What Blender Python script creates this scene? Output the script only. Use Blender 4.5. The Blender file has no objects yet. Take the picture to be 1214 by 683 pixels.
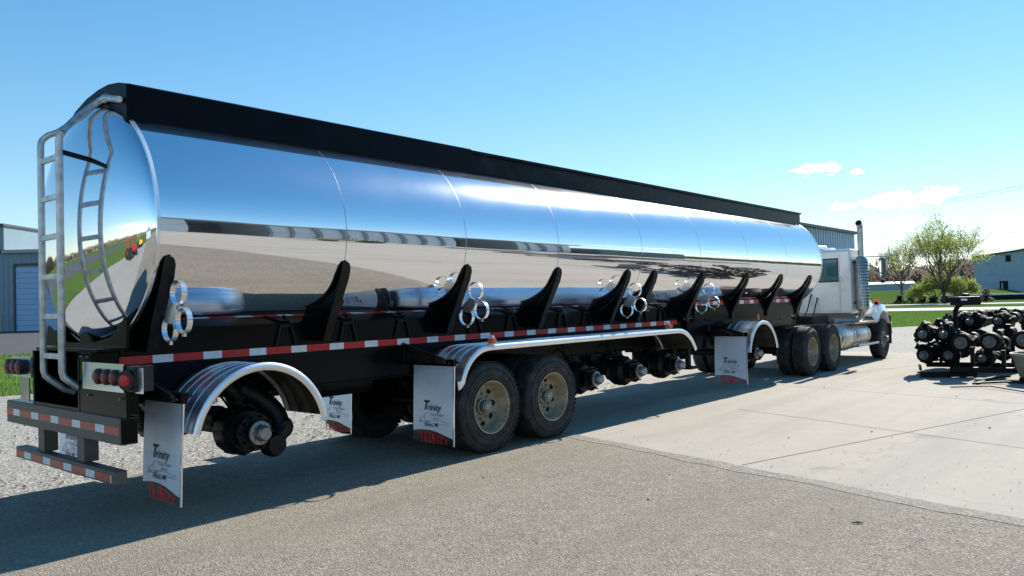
import bpy, bmesh, math, random
from mathutils import Vector, Matrix, noise
random.seed(7)
S = bpy.context.scene
COL = S.collection
R = math.radians
PI = math.pi

# ------------------------------------------------------------------ camera
CAM_F, CAM_H, CAM_X, CAM_Y, CAM_YAW, CAM_PITCH, CAM_ROLL = (939.41946, 1.69061, -2.90536, -7.3716, 0.70401, 0.02034, -0.02628)
_c, _s = math.cos(CAM_YAW), math.sin(CAM_YAW)
fw = Vector((_c*math.cos(CAM_PITCH), _s*math.cos(CAM_PITCH), math.sin(CAM_PITCH)))
rt = Vector((_s, -_c, 0)); up = rt.cross(fw)
r2 = math.cos(CAM_ROLL)*rt + math.sin(CAM_ROLL)*up
u2 = -math.sin(CAM_ROLL)*rt + math.cos(CAM_ROLL)*up
cd = bpy.data.cameras.new('camera'); cam = bpy.data.objects.new('camera', cd); COL.objects.link(cam)
m = Matrix.Identity(4)
for i in range(3):
    m[i][0] = r2[i]; m[i][1] = u2[i]; m[i][2] = -fw[i]
m[0][3], m[1][3], m[2][3] = CAM_X, CAM_Y, CAM_H
cam.matrix_world = m
cd.sensor_width = 36; cd.lens = 36*CAM_F/1214; cd.clip_start = .05; cd.clip_end = 6000
S.camera = cam

# ------------------------------------------------------------------ light
SUN_AZ, SUN_EL = 2.8, 34.7
W = bpy.data.worlds.new('World'); S.world = W; W.use_nodes = True
def build_world():
    nt = W.node_tree; N = nt.nodes; L = nt.links
    N.clear()
    out = N.new('ShaderNodeOutputWorld'); bg = N.new('ShaderNodeBackground')
    sky = N.new('ShaderNodeTexSky'); sky.sky_type = 'NISHITA'; sky.sun_disc = False
    sky.sun_elevation = R(SUN_EL); sky.sun_rotation = R(90-SUN_AZ)
    sky.altitude = 100; sky.air_density = 1.0; sky.dust_density = .0; sky.ozone_density = 2.6
    bg.inputs['Strength'].default_value = .130
    def M(op, *a, clamp=False):
        n = N.new('ShaderNodeMath'); n.operation = op; n.use_clamp = clamp
        for i, v in enumerate(a):
            if isinstance(v, (int, float)): n.inputs[i].default_value = v
            else: L.new(v, n.inputs[i])
        return n.outputs[0]
    tc = N.new('ShaderNodeTexCoord'); sp = N.new('ShaderNodeSeparateXYZ')
    L.new(tc.outputs['Generated'], sp.inputs[0])
    az = M('ARCTAN2', sp.outputs[1], sp.outputs[0]); el = M('ARCSINE', sp.outputs[2])
    cb = N.new('ShaderNodeCombineXYZ')
    L.new(M('MULTIPLY', az, 1.0), cb.inputs[0]); L.new(M('MULTIPLY', el, 2.6), cb.inputs[1])
    nz = N.new('ShaderNodeTexNoise'); nz.inputs['Scale'].default_value = 46; nz.inputs['Detail'].default_value = 6
    nz.inputs['Roughness'].default_value = .62
    L.new(cb.outputs[0], nz.inputs['Vector'])
    nv = M('MULTIPLY', M('SUBTRACT', nz.outputs[0], .5), 3.2)
    tot = None
    # azimuth, elevation, half width, half height (deg), density
    for a, e, wa, we, k in [(19.2, 8.55, 1.75, .42, 1.), (13.9, 6.1, 2.9, .55, 1.), (12.2, 6.25, 1.6, .5, 1.), (16.6, 8.15, .6, .2, .7),
                            (17.6, 5.85, 1.0, .3, .6), (13.0, 4.7, 2.2, .28, .35),
                            (-14., 5.6, 5.5, .5, .5), (-9, 3.2, 9, .4, .5), (-22, 4.2, 8, .4, .45), (-30., 7.2, 6, .45, .4),
                            (165, 4.6, 26, 1.5, .75), (205, 3.4, 30, 1.2, .7), (-120, 3., 30, .8, .3)]:
        da = M('ABSOLUTE', M('SUBTRACT', az, R(((a+180) % 360)-180)))
        da = M('MINIMUM', da, M('SUBTRACT', 2*PI, da))
        q = M('SQRT', M('ADD', M('POWER', M('DIVIDE', da, R(wa)), 2.), M('POWER', M('DIVIDE', M('SUBTRACT', el, R(e)), R(we)), 2.)))
        f = M('MULTIPLY', M('MULTIPLY', M('ADD', M('SUBTRACT', 1., q), nv), 1.7, clamp=True), k)
        f = M('MULTIPLY', f, M('LESS_THAN', q, 2.2))
        tot = f if tot is None else M('MAXIMUM', tot, f)
    mx = N.new('ShaderNodeMix'); mx.data_type = 'RGBA'
    hs = N.new('ShaderNodeHueSaturation'); hs.inputs['Saturation'].default_value = 1.32; hs.inputs['Hue'].default_value = .494; 
    v1 = N.new('ShaderNodeVectorMath'); v1.operation = 'MULTIPLY_ADD'; v1.inputs[1].default_value = (.055,)*3; v1.inputs[2].default_value = (1, 1, 1); L.new(sky.outputs[0], v1.inputs[0])
    v2 = N.new('ShaderNodeVectorMath'); v2.operation = 'DIVIDE'; L.new(sky.outputs[0], v2.inputs[0]); L.new(v1.outputs[0], v2.inputs[1]); L.new(v2.outputs[0], hs.inputs['Color'])
    L.new(tot, mx.inputs[0]); L.new(hs.outputs[0], mx.inputs[6]); mx.inputs[7].default_value = (8.6, 8.7, 8.8, 1)
    L.new(mx.outputs[2], bg.inputs['Color']); L.new(bg.outputs[0], out.inputs['Surface'])
build_world()
sl = bpy.data.lights.new('sun', 'SUN'); sl.energy = 5.0; sl.angle = R(.53); sl.color = (1, .94, .85)
so = bpy.data.objects.new('sun', sl); COL.objects.link(so)
sd = Vector((math.cos(R(SUN_EL))*math.cos(R(SUN_AZ)), math.cos(R(SUN_EL))*math.sin(R(SUN_AZ)), math.sin(R(SUN_EL))))
so.rotation_euler = sd.to_track_quat('Z', 'Y').to_euler(); so.location = (0, 0, 30)
vs = S.view_settings; vs.view_transform = 'Standard'; vs.look = 'None'; vs.exposure = .72; vs.gamma = 1; vs.use_curve_mapping = False

# ------------------------------------------------------------------ materials
MATS = {}
def mat(name, col, rough=.5, metal=0., var=.15, vscale=3., bump=0., bscale=40., col2=None, c2scale=6., c2amt=.5, coat=0., rvar=.1, alpha=1., emis=None, spec=.5, trans=0.):
    if name in MATS: return MATS[name]
    m = bpy.data.materials.new(name); m.use_nodes = True; MATS[name] = m
    nt = m.node_tree; N = nt.nodes; L = nt.links; b = N['Principled BSDF']
    b.inputs['Metallic'].default_value = metal; b.inputs['Coat Weight'].default_value = coat; b.inputs['Coat Roughness'].default_value = .06
    b.inputs['Specular IOR Level'].default_value = spec; b.inputs['Transmission Weight'].default_value = trans
    tc = N.new('ShaderNodeTexCoord')
    n1 = N.new('ShaderNodeTexNoise'); n1.inputs['Scale'].default_value = vscale; n1.inputs['Detail'].default_value = 6
    L.new(tc.outputs['Object'], n1.inputs['Vector'])
    mr = N.new('ShaderNodeMapRange'); mr.inputs[1].default_value = .3; mr.inputs[2].default_value = .7
    mr.inputs[3].default_value = 1-var; mr.inputs[4].default_value = 1+var
    L.new(n1.outputs[0], mr.inputs[0])
    mul = N.new('ShaderNodeMix'); mul.data_type = 'RGBA'; mul.blend_type = 'MULTIPLY'; mul.inputs[0].default_value = 1
    mul.inputs[6].default_value = (*col, 1)
    if col2:
        n2 = N.new('ShaderNodeTexNoise'); n2.inputs['Scale'].default_value = c2scale; n2.inputs['Detail'].default_value = 8; n2.inputs['Roughness'].default_value = .65
        L.new(tc.outputs['Object'], n2.inputs['Vector'])
        r_ = N.new('ShaderNodeMapRange'); r_.inputs[1].default_value = .62-c2amt*.3; r_.inputs[2].default_value = .75-c2amt*.2
        L.new(n2.outputs[0], r_.inputs[0])
        cm = N.new('ShaderNodeMix'); cm.data_type = 'RGBA'; cm.inputs[6].default_value = (*col, 1); cm.inputs[7].default_value = (*col2, 1)
        L.new(r_.outputs[0], cm.inputs[0]); L.new(cm.outputs[2], mul.inputs[6])
    cbn = N.new('ShaderNodeCombineColor')
    for i in range(3): L.new(mr.outputs[0], cbn.inputs[i])
    L.new(cbn.outputs[0], mul.inputs[7]); L.new(mul.outputs[2], b.inputs['Base Color'])
    rr = N.new('ShaderNodeMapRange'); rr.inputs[3].default_value = max(0, rough-rvar*rough); rr.inputs[4].default_value = min(1, rough+rvar*rough+rvar*.1)
    L.new(n1.outputs[0], rr.inputs[0]); L.new(rr.outputs[0], b.inputs['Roughness'])
    if bump:
        n3 = N.new('ShaderNodeTexNoise'); n3.inputs['Scale'].default_value = bscale; n3.inputs['Detail'].default_value = 5
        L.new(tc.outputs['Object'], n3.inputs['Vector'])
        bp = N.new('ShaderNodeBump'); bp.inputs['Strength'].default_value = bump; bp.inputs['Distance'].default_value = .02
        L.new(n3.outputs[0], bp.inputs['Height']); L.new(bp.outputs[0], b.inputs['Normal'])
    if emis:
        b.inputs['Emission Color'].default_value = (*emis[:3], 1); b.inputs['Emission Strength'].default_value = emis[3]
    return m

def mirror_mat(name, col, r1, r2_, k, wav=0.):
    m = bpy.data.materials.new(name); m.use_nodes = True; MATS[name] = m
    nt = m.node_tree; N = nt.nodes; L = nt.links; N.clear()
    out = N.new('ShaderNodeOutputMaterial'); a = N.new('ShaderNodeBsdfAnisotropic'); b = N.new('ShaderNodeBsdfAnisotropic'); mx = N.new('ShaderNodeMixShader')
    a.inputs['Color'].default_value = (*col, 1); b.inputs['Color'].default_value = (*col, 1)
    a.inputs['Roughness'].default_value = r1; b.inputs['Roughness'].default_value = r2_
    tc = N.new('ShaderNodeTexCoord'); n = N.new('ShaderNodeTexNoise'); n.inputs['Scale'].default_value = 1.4; n.inputs['Detail'].default_value = 7
    L.new(tc.outputs['Object'], n.inputs['Vector'])
    mr = N.new('ShaderNodeMapRange'); mr.inputs[1].default_value = .3; mr.inputs[2].default_value = .75; mr.inputs[3].default_value = k*.75; mr.inputs[4].default_value = k*1.5
    L.new(n.outputs[0], mr.inputs[0]); L.new(mr.outputs[0], mx.inputs[0])
    L.new(a.outputs[0], mx.inputs[1]); L.new(b.outputs[0], mx.inputs[2]); L.new(mx.outputs[0], out.inputs[0])
    if wav:
        n2 = N.new('ShaderNodeTexNoise'); n2.inputs['Scale'].default_value = 1.1; n2.inputs['Detail'].default_value = 1.5
        mp = N.new('ShaderNodeMapping'); mp.inputs['Scale'].default_value = (.8, 1, 1)
        L.new(tc.outputs['Object'], mp.inputs[0]); L.new(mp.outputs[0], n2.inputs['Vector'])
        bp = N.new('ShaderNodeBump'); bp.inputs['Strength'].default_value = 1.; bp.inputs['Distance'].default_value = wav
        L.new(n2.outputs[0], bp.inputs['Height'])
        L.new(bp.outputs[0], a.inputs['Normal']); L.new(bp.outputs[0], b.inputs['Normal'])
    return m

M_tank = mirror_mat('polished_aluminium_tank', (.84, .85, .885), .012, .24, .11, .004)
M_head = mirror_mat('polished_aluminium_head', (.84, .87, .92), .01, .22, .04)
M_chrome = mirror_mat('polished_fender_metal', (.84, .86, .90), .09, .42, .48)
M_black = mat('black_gloss_paint', (.003, .0033, .004), .2, var=.2, spec=.13, bump=.02, bscale=9)
M_blackd = mat('black_dusty_steel', (.006, .006, .0065), .45, var=.4, vscale=5, col2=(.025, .023, .02), c2scale=4, c2amt=.3, bump=.15, spec=.25)
M_under = mat('greasy_black_undercarriage', (.005, .005, .005), .4, var=.5, vscale=12, bump=.3, bscale=30, spec=.25)
M_fair = mat('black_catwalk_paint', (.0025, .004, .009), .25, var=.3, spec=.07)
M_fair2 = mat('dusty_catwalk_paint', (.004, .006, .010), .3, var=.4, vscale=3, spec=.08, col2=(.014, .017, .022), c2scale=2.5, c2amt=.4)
M_bump = mat('brown_grey_bumper_paint', (.095, .085, .072), .5, var=.2, vscale=4, bump=.06)
M_galv = mat('galvanised_ladder_tube', (.55, .56, .57), .42, .75, var=.25, vscale=14, bump=.1, bscale=60)
M_red = mat('red_reflective_tape', (.55, .012, .018), .35, var=.12, vscale=20)
M_white = mat('white_reflective_tape', (.72, .74, .76), .35, var=.08, vscale=20)
M_redd = mat('faded_red_tape', (.5, .06, .05), .4, var=.12, vscale=20)
M_lens = mat('red_lamp_lens', (.34, .02, .03), .12, coat=1., var=.05)
M_lensdim = mat('dull_red_lamp_lens', (.20, .035, .035), .35, var=.1, spec=.3)
M_amber = mat('amber_lens', (.75, .13, .02), .2, coat=.8, var=.05)
M_rubber = mat('dusty_tyre_rubber', (.016, .016, .016), .75, var=.3, vscale=8, col2=(.042, .040, .037), c2scale=9, c2amt=.5, bump=.12, bscale=50)
M_rubberb = mat('black_rubber', (.012, .012, .012), .6, var=.2)
M_rim = mat('dirty_beige_wheel_steel', (.35, .285, .19), .5, .1, var=.25, vscale=6, col2=(.12, .10, .075), c2scale=14, c2amt=.3, bump=.04)
M_rimg = mat('dusty_grey_wheel_steel', (.30, .285, .25), .45, .3, var=.2, vscale=6, bump=.05)
M_hub = mat('bright_hub_metal', (.30, .30, .30), .38, .8, var=.25, vscale=20, bump=.1, bscale=80)
M_pile = mat('dull_black_axle_paint', (.0035, .0035, .0035), .62, var=.5, vscale=10, bump=.3, bscale=30, spec=.2)
M_hubd = mat('greasy_hub_metal', (.17, .165, .16), .55, .6, var=.4, vscale=20, bump=.15, bscale=60)
M_hole = mat('dark_hole', (.004, .004, .004), .9)
M_flap = mat('pale_polished_flap_plate', (.74, .84, .98), .36, .35, var=.06, vscale=5)
M_ring = mirror_mat('satin_ring_aluminium', (.86, .87, .88), .16, .4, .35)
M_fend = mirror_mat('ribbed_fender_aluminium', (.86, .88, .92), .27, .5, .45)
M_ink = mat('black_print', (.012, .013, .03), .5, var=.05)
M_inkb = mat('blue_line_print', (.12, .17, .28), .5, var=.05)
M_inkr = mat('red_print', (.62, .015, .012), .5, var=.05)
M_cab = mat('white_truck_paint', (.74, .735, .71), .28, var=.05, vscale=1.6, coat=.5, col2=(.60, .585, .55), c2scale=2.2, c2amt=.35)
M_hood = mat('clean_white_hood_paint', (.8, .81, .83), .22, var=.04, coat=.6)
M_glass = mat('tinted_cab_glass', (.02, .10, .11), .05, var=.1, coat=1., spec=.8)
M_seal = mat('window_rubber_seal', (.012, .012, .013), .6)
M_stack = mat('brushed_exhaust_steel', (.42, .41, .39), .33, .85, var=.2, vscale=8, bump=.08)
M_ftank = mat('satin_aluminium_fuel_tank', (.50, .49, .46), .32, .8, var=.15, vscale=3)
M_mirror = mat('green_grey_mirror_shell', (.03, .085, .09), .25, var=.1, coat=.5)

def clear_mat():
    m = bpy.data.materials.new('clear_vinyl'); m.use_nodes = True; nt = m.node_tree; N = nt.nodes; L = nt.links; N.clear()
    o = N.new('ShaderNodeOutputMaterial'); t = N.new('ShaderNodeBsdfTransparent'); g = N.new('ShaderNodeBsdfGlossy'); x = N.new('ShaderNodeMixShader')
    tc = N.new('ShaderNodeTexCoord'); n = N.new('ShaderNodeTexNoise'); n.inputs['Scale'].default_value = 5
    mr = N.new('ShaderNodeMapRange'); mr.inputs[3].default_value = .04; mr.inputs[4].default_value = .09
    L.new(tc.outputs['Object'], n.inputs[0]); L.new(n.outputs[0], mr.inputs[0]); L.new(mr.outputs[0], x.inputs[0])
    t.inputs[0].default_value = (.9, .88, .85, 1); g.inputs['Roughness'].default_value = .2
    L.new(t.outputs[0], x.inputs[1]); L.new(g.outputs[0], x.inputs[2]); L.new(x.outputs[0], o.inputs[0]); return m
M_clear = clear_mat()

def ground_mat(name, cols, big=.35, speck=90., speck_amt=.5, rough=.9, bump=.4, stain=None, mid=6., sa=1.):
    """cols: base, dark speck, light speck"""
    m = bpy.data.materials.new(name); m.use_nodes = True; MATS[name] = m
    nt = m.node_tree; N = nt.nodes; L = nt.links; b = N['Principled BSDF']
    b.inputs['Roughness'].default_value = rough; b.inputs['Specular IOR Level'].default_value = .3
    tc = N.new('ShaderNodeTexCoord')
    def nz(s, d=4, r=.6):
        n = N.new('ShaderNodeTexNoise'); n.inputs['Scale'].default_value = s; n.inputs['Detail'].default_value = d; n.inputs['Roughness'].default_value = r
        L.new(tc.outputs['Object'], n.inputs['Vector']); return n.outputs[0]
    def rng(v, a, b_, c=0., d=1.):
        r_ = N.new('ShaderNodeMapRange'); r_.inputs[1].default_value = a; r_.inputs[2].default_value = b_; r_.inputs[3].default_value = c; r_.inputs[4].default_value = d
        L.new(v, r_.inputs[0]); return r_.outputs[0]
    def mix(f, a, b_, t='MIX'):
        x = N.new('ShaderNodeMix'); x.data_type = 'RGBA'; x.blend_type = t
        for v, i in ((f, 0), (a, 6), (b_, 7)):
            if isinstance(v, (int, float)): x.inputs[i].default_value = v
            elif isinstance(v, tuple): x.inputs[i].default_value = (*v, 1)
            else: L.new(v, x.inputs[i])
        return x.outputs[2]
    vo = N.new('ShaderNodeTexVoronoi'); vo.inputs['Scale'].default_value = speck; L.new(tc.outputs['Object'], vo.inputs['Vector'])
    sc_ = N.new('ShaderNodeSeparateColor'); L.new(vo.outputs['Color'], sc_.inputs[0])
    c = mix(rng(sc_.outputs[0], .60, .95, 0, speck_amt), cols[0], cols[2])
    c = mix(rng(sc_.outputs[1], .60, .95, 0, speck_amt), c, cols[1])
    f2 = nz(speck*.3, 4, .75)
    c = mix(rng(f2, .35, .65, 0, .35*speck_amt), c, cols[1])
    c = mix(rng(nz(mid, 6), .42, .72, 0, .30), c, cols[1])
    c = mix(rng(nz(big, 5), .40, .68, 0, .45), c, tuple(x*1.17 for x in cols[0]))
    if stain:
        mp = N.new('ShaderNodeMapping'); mp.inputs['Rotation'].default_value = (0, 0, R(18)); mp.inputs['Scale'].default_value = (.16, 1.5, 1)
        L.new(tc.outputs['Object'], mp.inputs[0])
        n = N.new('ShaderNodeTexNoise'); n.inputs['Scale'].default_value = .9; n.inputs['Detail'].default_value = 7; n.inputs['Roughness'].default_value = .6
        L.new(mp.outputs[0], n.inputs['Vector'])
        c = mix(rng(n.outputs[0], .46, .68, 0, .6*sa), c, stain)
        c = mix(rng(nz(1.7, 7, .7), .55, .75, 0, .4), c, stain)
        c = mix(rng(nz(.75, 3, .5), .69, .76, 0, .5*sa), c, tuple(x*.45 for x in stain))
        wv = N.new('ShaderNodeVectorMath'); wv.operation = 'MULTIPLY_ADD'; nn_ = N.new('ShaderNodeTexNoise'); nn_.inputs['Scale'].default_value = 1.3; nn_.inputs['Detail'].default_value = 8
        L.new(tc.outputs['Object'], nn_.inputs['Vector']); L.new(nn_.outputs['Color'], wv.inputs[0]); wv.inputs[1].default_value = (.9, .9, .9); L.new(tc.outputs['Object'], wv.inputs[2])
        ve = N.new('ShaderNodeTexVoronoi'); ve.feature = 'DISTANCE_TO_EDGE'; ve.inputs['Scale'].default_value = .13; L.new(wv.outputs[0], ve.inputs['Vector'])
        c = mix(rng(ve.outputs[0], .0, .0018, .28*sa, 0), c, tuple(x*.4 for x in stain))
    L.new(c, b.inputs['Base Color'])
    bp = N.new('ShaderNodeBump'); bp.inputs['Strength'].default_value = bump; bp.inputs['Distance'].default_value = .01
    ad = N.new('ShaderNodeMath'); ad.operation = 'ADD'; L.new(vo.outputs['Distance'], ad.inputs[0]); L.new(f2, ad.inputs[1])
    L.new(ad.outputs[0], bp.inputs['Height']); L.new(bp.outputs[0], b.inputs['Normal'])
    return m
M_asph = ground_mat('worn_aggregate_asphalt', ((.265, .230, .178), (.07, .062, .05), (.54, .475, .38)), .25, 95, .92, bump=.65, stain=(.17, .148, .115), sa=.7)
M_conc = ground_mat('pale_concrete', ((.365, .33, .275), (.26, .235, .19), (.42, .38, .32)), .12, 120, .35, bump=.12, stain=(.27, .25, .21), mid=2.)
M_grav = ground_mat('pale_limestone_gravel', ((.32, .30, .26), (.13, .12, .105), (.60, .57, .51)), .2, 34, .85, bump=.9)
M_road = ground_mat('pale_road_surface', ((.50, .49, .47), (.40, .39, .37), (.55, .54, .52)), .05, 20, .3, bump=.1)
M_lot = ground_mat('dark_lot_asphalt', ((.075, .075, .08), (.045, .045, .05), (.12, .12, .12)), .08, 30, .4, bump=.2)
M_edge = ground_mat('asphalt_edge_dark', ((.25, .228, .19), (.09, .085, .075), (.50, .46, .40)), .5, 60, .8, bump=.6)
M_grass = ground_mat('mown_grass_ground', ((.085, .135, .034), (.045, .085, .02), (.14, .19, .06)), .06, 30, .7, bump=.6, mid=1.2)
M_grass.node_tree.nodes['Principled BSDF'].inputs['Specular IOR Level'].default_value = 0.
M_joint = mat('dark_joint_filler', (.20, .185, .16), .9, var=.4, vscale=2)

def leaf_mat(name, col):
    m = mat(name, col, .6, var=.35, vscale=.8); nt = m.node_tree; N = nt.nodes; L = nt.links; b = N['Principled BSDF']
    t = N.new('ShaderNodeBsdfTranslucent'); x = N.new('ShaderNodeMixShader'); x.inputs[0].default_value = .5
    src = b.inputs['Base Color'].links[0].from_socket; L.new(src, t.inputs[0]); L.new(b.outputs[0], x.inputs[1]); L.new(t.outputs[0], x.inputs[2])
    L.new(x.outputs[0], N['Material Output'].inputs[0]); return m

# ------------------------------------------------------------------ mesh builder
def smooth_path(P, n=6):
    P = [Vector(p) for p in P]; Q = [P[0]*2-P[1]]+P+[P[-1]*2-P[-2]]; out = []
    for i in range(1, len(Q)-2):
        a, b, c, d = Q[i-1:i+3]
        for k in range(n):
            t = k/n; out.append(.5*((2*b)+(c-a)*t+(2*a-5*b+4*c-d)*t*t+(3*b-a-3*c+d)*t**3))
    return out+[P[-1]]
class MB:
    def __init__(s, M=None): s.v = []; s.f = []; s.M = M
    def add(s, vs_, fs):
        o = len(s.v)
        for p in vs_:
            p = Vector(p)
            if s.M is not None: p = s.M(p) if callable(s.M) else s.M @ p
            s.v.append(p)
        s.f += [[i+o for i in f] for f in fs]
        return s
    def box(s, x0, x1, y0, y1, z0, z1):
        v = [(x, y, z) for x in (x0, x1) for y in (y0, y1) for z in (z0, z1)]
        return s.add(v, [(0, 1, 3, 2), (4, 6, 7, 5), (0, 4, 5, 1), (2, 3, 7, 6), (0, 2, 6, 4), (1, 5, 7, 3)])
    def obox(s, c, ax, ay, az):
        """box from centre and three half-axis vectors"""
        c, ax, ay, az = map(Vector, (c, ax, ay, az))
        v = [c+ax*i+ay*j+az*k for i in (-1, 1) for j in (-1, 1) for k in (-1, 1)]
        return s.add(v, [(0, 1, 3, 2), (4, 6, 7, 5), (0, 4, 5, 1), (2, 3, 7, 6), (0, 2, 6, 4), (1, 5, 7, 3)])
    def bar(s, a, b, w, h, upv=(0, 0, 1)):
        a, b = Vector(a), Vector(b); d = (b-a); L_ = d.length; d.normalize()
        u = Vector(upv); sd_ = d.cross(u)
        if sd_.length < 1e-4: sd_ = d.cross(Vector((1, 0, 0)))
        sd_.normalize(); u = sd_.cross(d)
        return s.obox((a+b)/2, d*L_/2, sd_*w/2, u*h/2)
    def tube(s, path, r, n=10, cap=True):
        P = [Vector(p) for p in path]; rs = r if isinstance(r, (list, tuple)) else [r]*len(P)
        vs_, fs = [], []; prev = None
        for i, p in enumerate(P):
            d = (P[min(i+1, len(P)-1)]-P[max(i-1, 0)]).normalized()
            if prev is None:
                a = d.cross(Vector((0, 0, 1)))
                if a.length < .05: a = d.cross(Vector((1, 0, 0)))
            else:
                a = prev - d*prev.dot(d)
            a.normalize(); prev = a; b = d.cross(a)
            for k in range(n):
                t = 2*PI*k/n; vs_.append(p+(a*math.cos(t)+b*math.sin(t))*rs[i])
        for i in range(len(P)-1):
            for k in range(n):
                k2 = (k+1) % n; fs.append((i*n+k, i*n+k2, (i+1)*n+k2, (i+1)*n+k))
        if cap: fs.append(tuple(range(n))[::-1]); fs.append(tuple((len(P)-1)*n+k for k in range(n)))
        return s.add(vs_, fs)
    def lathe(s, prof, c=(0, 0, 0), ax=(1, 0, 0), n=32, closed=False, cap=True):
        """prof: list of (h, r) along axis ax"""
        d = Vector(ax).normalized(); a = d.cross(Vector((0, 0, 1)))
        if a.length < .05: a = d.cross(Vector((1, 0, 0)))
        a.normalize(); b = d.cross(a); c = Vector(c); vs_, fs = [], []
        for h, r in prof:
            for k in range(n):
                t = 2*PI*k/n; vs_.append(c+d*h+(a*math.cos(t)+b*math.sin(t))*r)
        m_ = len(prof)
        for i in range(m_ if closed else m_-1):
            j = (i+1) % m_
            for k in range(n):
                k2 = (k+1) % n; fs.append((i*n+k, i*n+k2, j*n+k2, j*n+k))
        if not closed and cap:
            if prof[0][1] > 1e-5: fs.append(tuple(range(n))[::-1])
            if prof[-1][1] > 1e-5: fs.append(tuple((m_-1)*n+k for k in range(n)))
        return s.add(vs_, fs)
    def prism(s, poly, axis, a, b):
        """poly 2D in the plane normal to axis ('x': (y,z), 'y': (x,z), 'z': (x,y)) extruded from a to b"""
        def P(u, v, w): return {'x': (w, u, v), 'y': (u, w, v), 'z': (u, v, w)}[axis]
        n = len(poly); v = [P(u, v_, a) for u, v_ in poly]+[P(u, v_, b) for u, v_ in poly]
        f = [tuple(range(n)), tuple(range(n, 2*n))[::-1]]+[(i, (i+1) % n, n+(i+1) % n, n+i) for i in range(n)]
        return s.add(v, f)
    def strip(s, pts, off, th=0):
        """ribbon of the polyline pts, swept by vector off"""
        pts = [Vector(p) for p in pts]; off = Vector(off); n = len(pts)
        return s.add(pts+[p+off for p in pts], [(i, i+1, n+i+1, n+i) for i in range(n-1)])
    def build(s, name, m, parent=None, smooth=35, bevel=0, solid=0):
        me = bpy.data.meshes.new(name)
        me.from_pydata([tuple(p) for p in s.v], [], s.f)
        bm = bmesh.new(); bm.from_mesh(me); bmesh.ops.remove_doubles(bm, verts=bm.verts, dist=1e-5)
        bmesh.ops.recalc_face_normals(bm, faces=bm.faces); bm.to_mesh(me); bm.free()
        if smooth:
            me.polygons.foreach_set('use_smooth', [True]*len(me.polygons)); me.set_sharp_from_angle(angle=R(smooth))
        me.materials.append(m)
        o = bpy.data.objects.new(name, me); COL.objects.link(o)
        if parent is not None:
            o.parent = parent; o.location = -wloc(parent)
        if solid:
            md = o.modifiers.new('thickness', 'SOLIDIFY'); md.thickness = solid; md.offset = 0
        if bevel:
            md = o.modifiers.new('edge', 'BEVEL'); md.width = bevel; md.segments = 2; md.limit_method = 'ANGLE'; md.angle_limit = R(40); md.harden_normals = True
        return o
def wloc(o):
    v = Vector((0, 0, 0))
    while o is not None: v += o.location; o = o.parent
    return v
def tag(o, label, cat, group=None, kind=None):
    if label: o['label'] = label
    if cat: o['category'] = cat
    if group: o['group'] = group
    if kind: o['kind'] = kind
    return o
def thing(name, loc, label, cat, group=None):
    o = bpy.data.objects.new(name, None); COL.objects.link(o); o.location = loc; o.empty_display_size = .3
    return tag(o, label, cat, group)
def struct(o): o['kind'] = 'structure'; return o
def copy_tree(o, parent=None, loc=None, rz=None):
    c = o.copy(); COL.objects.link(c); c.parent = parent
    if loc is not None: c.location = loc
    if rz is not None: c.rotation_euler.z = rz
    for ch in list(o.children): copy_tree(ch, c)
    return c
def mesh_text(txt, size, shear=0., bold=0., spacing=1.):
    cu = bpy.data.curves.new('lettering', 'FONT'); cu.body = txt; cu.size = size; cu.shear = shear; cu.offset = bold; cu.space_character = spacing
    cu.align_x = 'LEFT'; cu.resolution_u = 3; cu.extrude = .0006
    o = bpy.data.objects.new('lettering', cu); COL.objects.link(o)
    dg = bpy.context.evaluated_depsgraph_get(); me = bpy.data.meshes.new_from_object(o.evaluated_get(dg))
    vs_ = [v.co.copy() for v in me.vertices]; fs = [tuple(p.vertices) for p in me.polygons]
    COL.objects.unlink(o); bpy.data.objects.remove(o); bpy.data.meshes.remove(me)
    w = max(v.x for v in vs_)-min(v.x for v in vs_)
    return vs_, fs, w

# ------------------------------------------------------------------ ground
def sheet(name, poly, z, m):
    mb = MB(); mb.add([(x, y, z) for x, y in poly], [tuple(range(len(poly)))])
    o = mb.build(name, m, smooth=0)
    return struct(o)
def jag(a, b, step, amp, seed=0):
    a, b = Vector((*a, 0)), Vector((*b, 0)); d = b-a; n = max(2, int(d.length/step)); p = Vector((-d.y, d.x, 0)).normalized()
    out = []
    for i in range(n+1):
        q = a+d*i/n
        k = 0 if i in (0, n) else (noise.noise(q*1.3+Vector((seed, 0, 0)))*1.0+noise.noise(q*6+Vector((seed, 3, 0)))*.45)*amp
        q = q+p*k; out.append((q.x, q.y))
    return out
sheet('grass_ground', [(-900, -900), (900, -900), (900, 900), (-900, 900)], -.020, M_grass)
gp = [(-70, -75)]+[(120, -75), (120, -32), (80, -14)]+jag((80, -14), (50.2, -.3), 1, .15)+jag((50.2, -.3), (40.5, 4.1), .5, .12)+jag((40.5, 4.1), (30, 8.5), .6, .15)+jag((30, 8.5), (20, 12.3), .6, .2)+jag((20, 12.3), (-14, 12.0), .4, .22, 4)+jag((-14, 12), (-40, -8), 1, .3)+[(-70, -20)]
sheet('gravel_yard', gp, -.014, M_grav)
def ledge(y): return 5.30+.265*(y+1.5)
sheet('concrete_slab', [(-7.5, -46), (23, -46)]+jag((23, -46), (21.6, 8), .7, .05)+[(6.5, 8), (3.2, -8)], -.007, M_conc)
asp = jag((-60, 1.1), (ledge(1.1), 1.1), .3, .25, 9)+jag((ledge(1.1), 1.1), (ledge(-46), -46), .35, .05, 2)+[(-60, -46)]
sheet('aggregate_pavement', asp, 0., M_asph)
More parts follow.
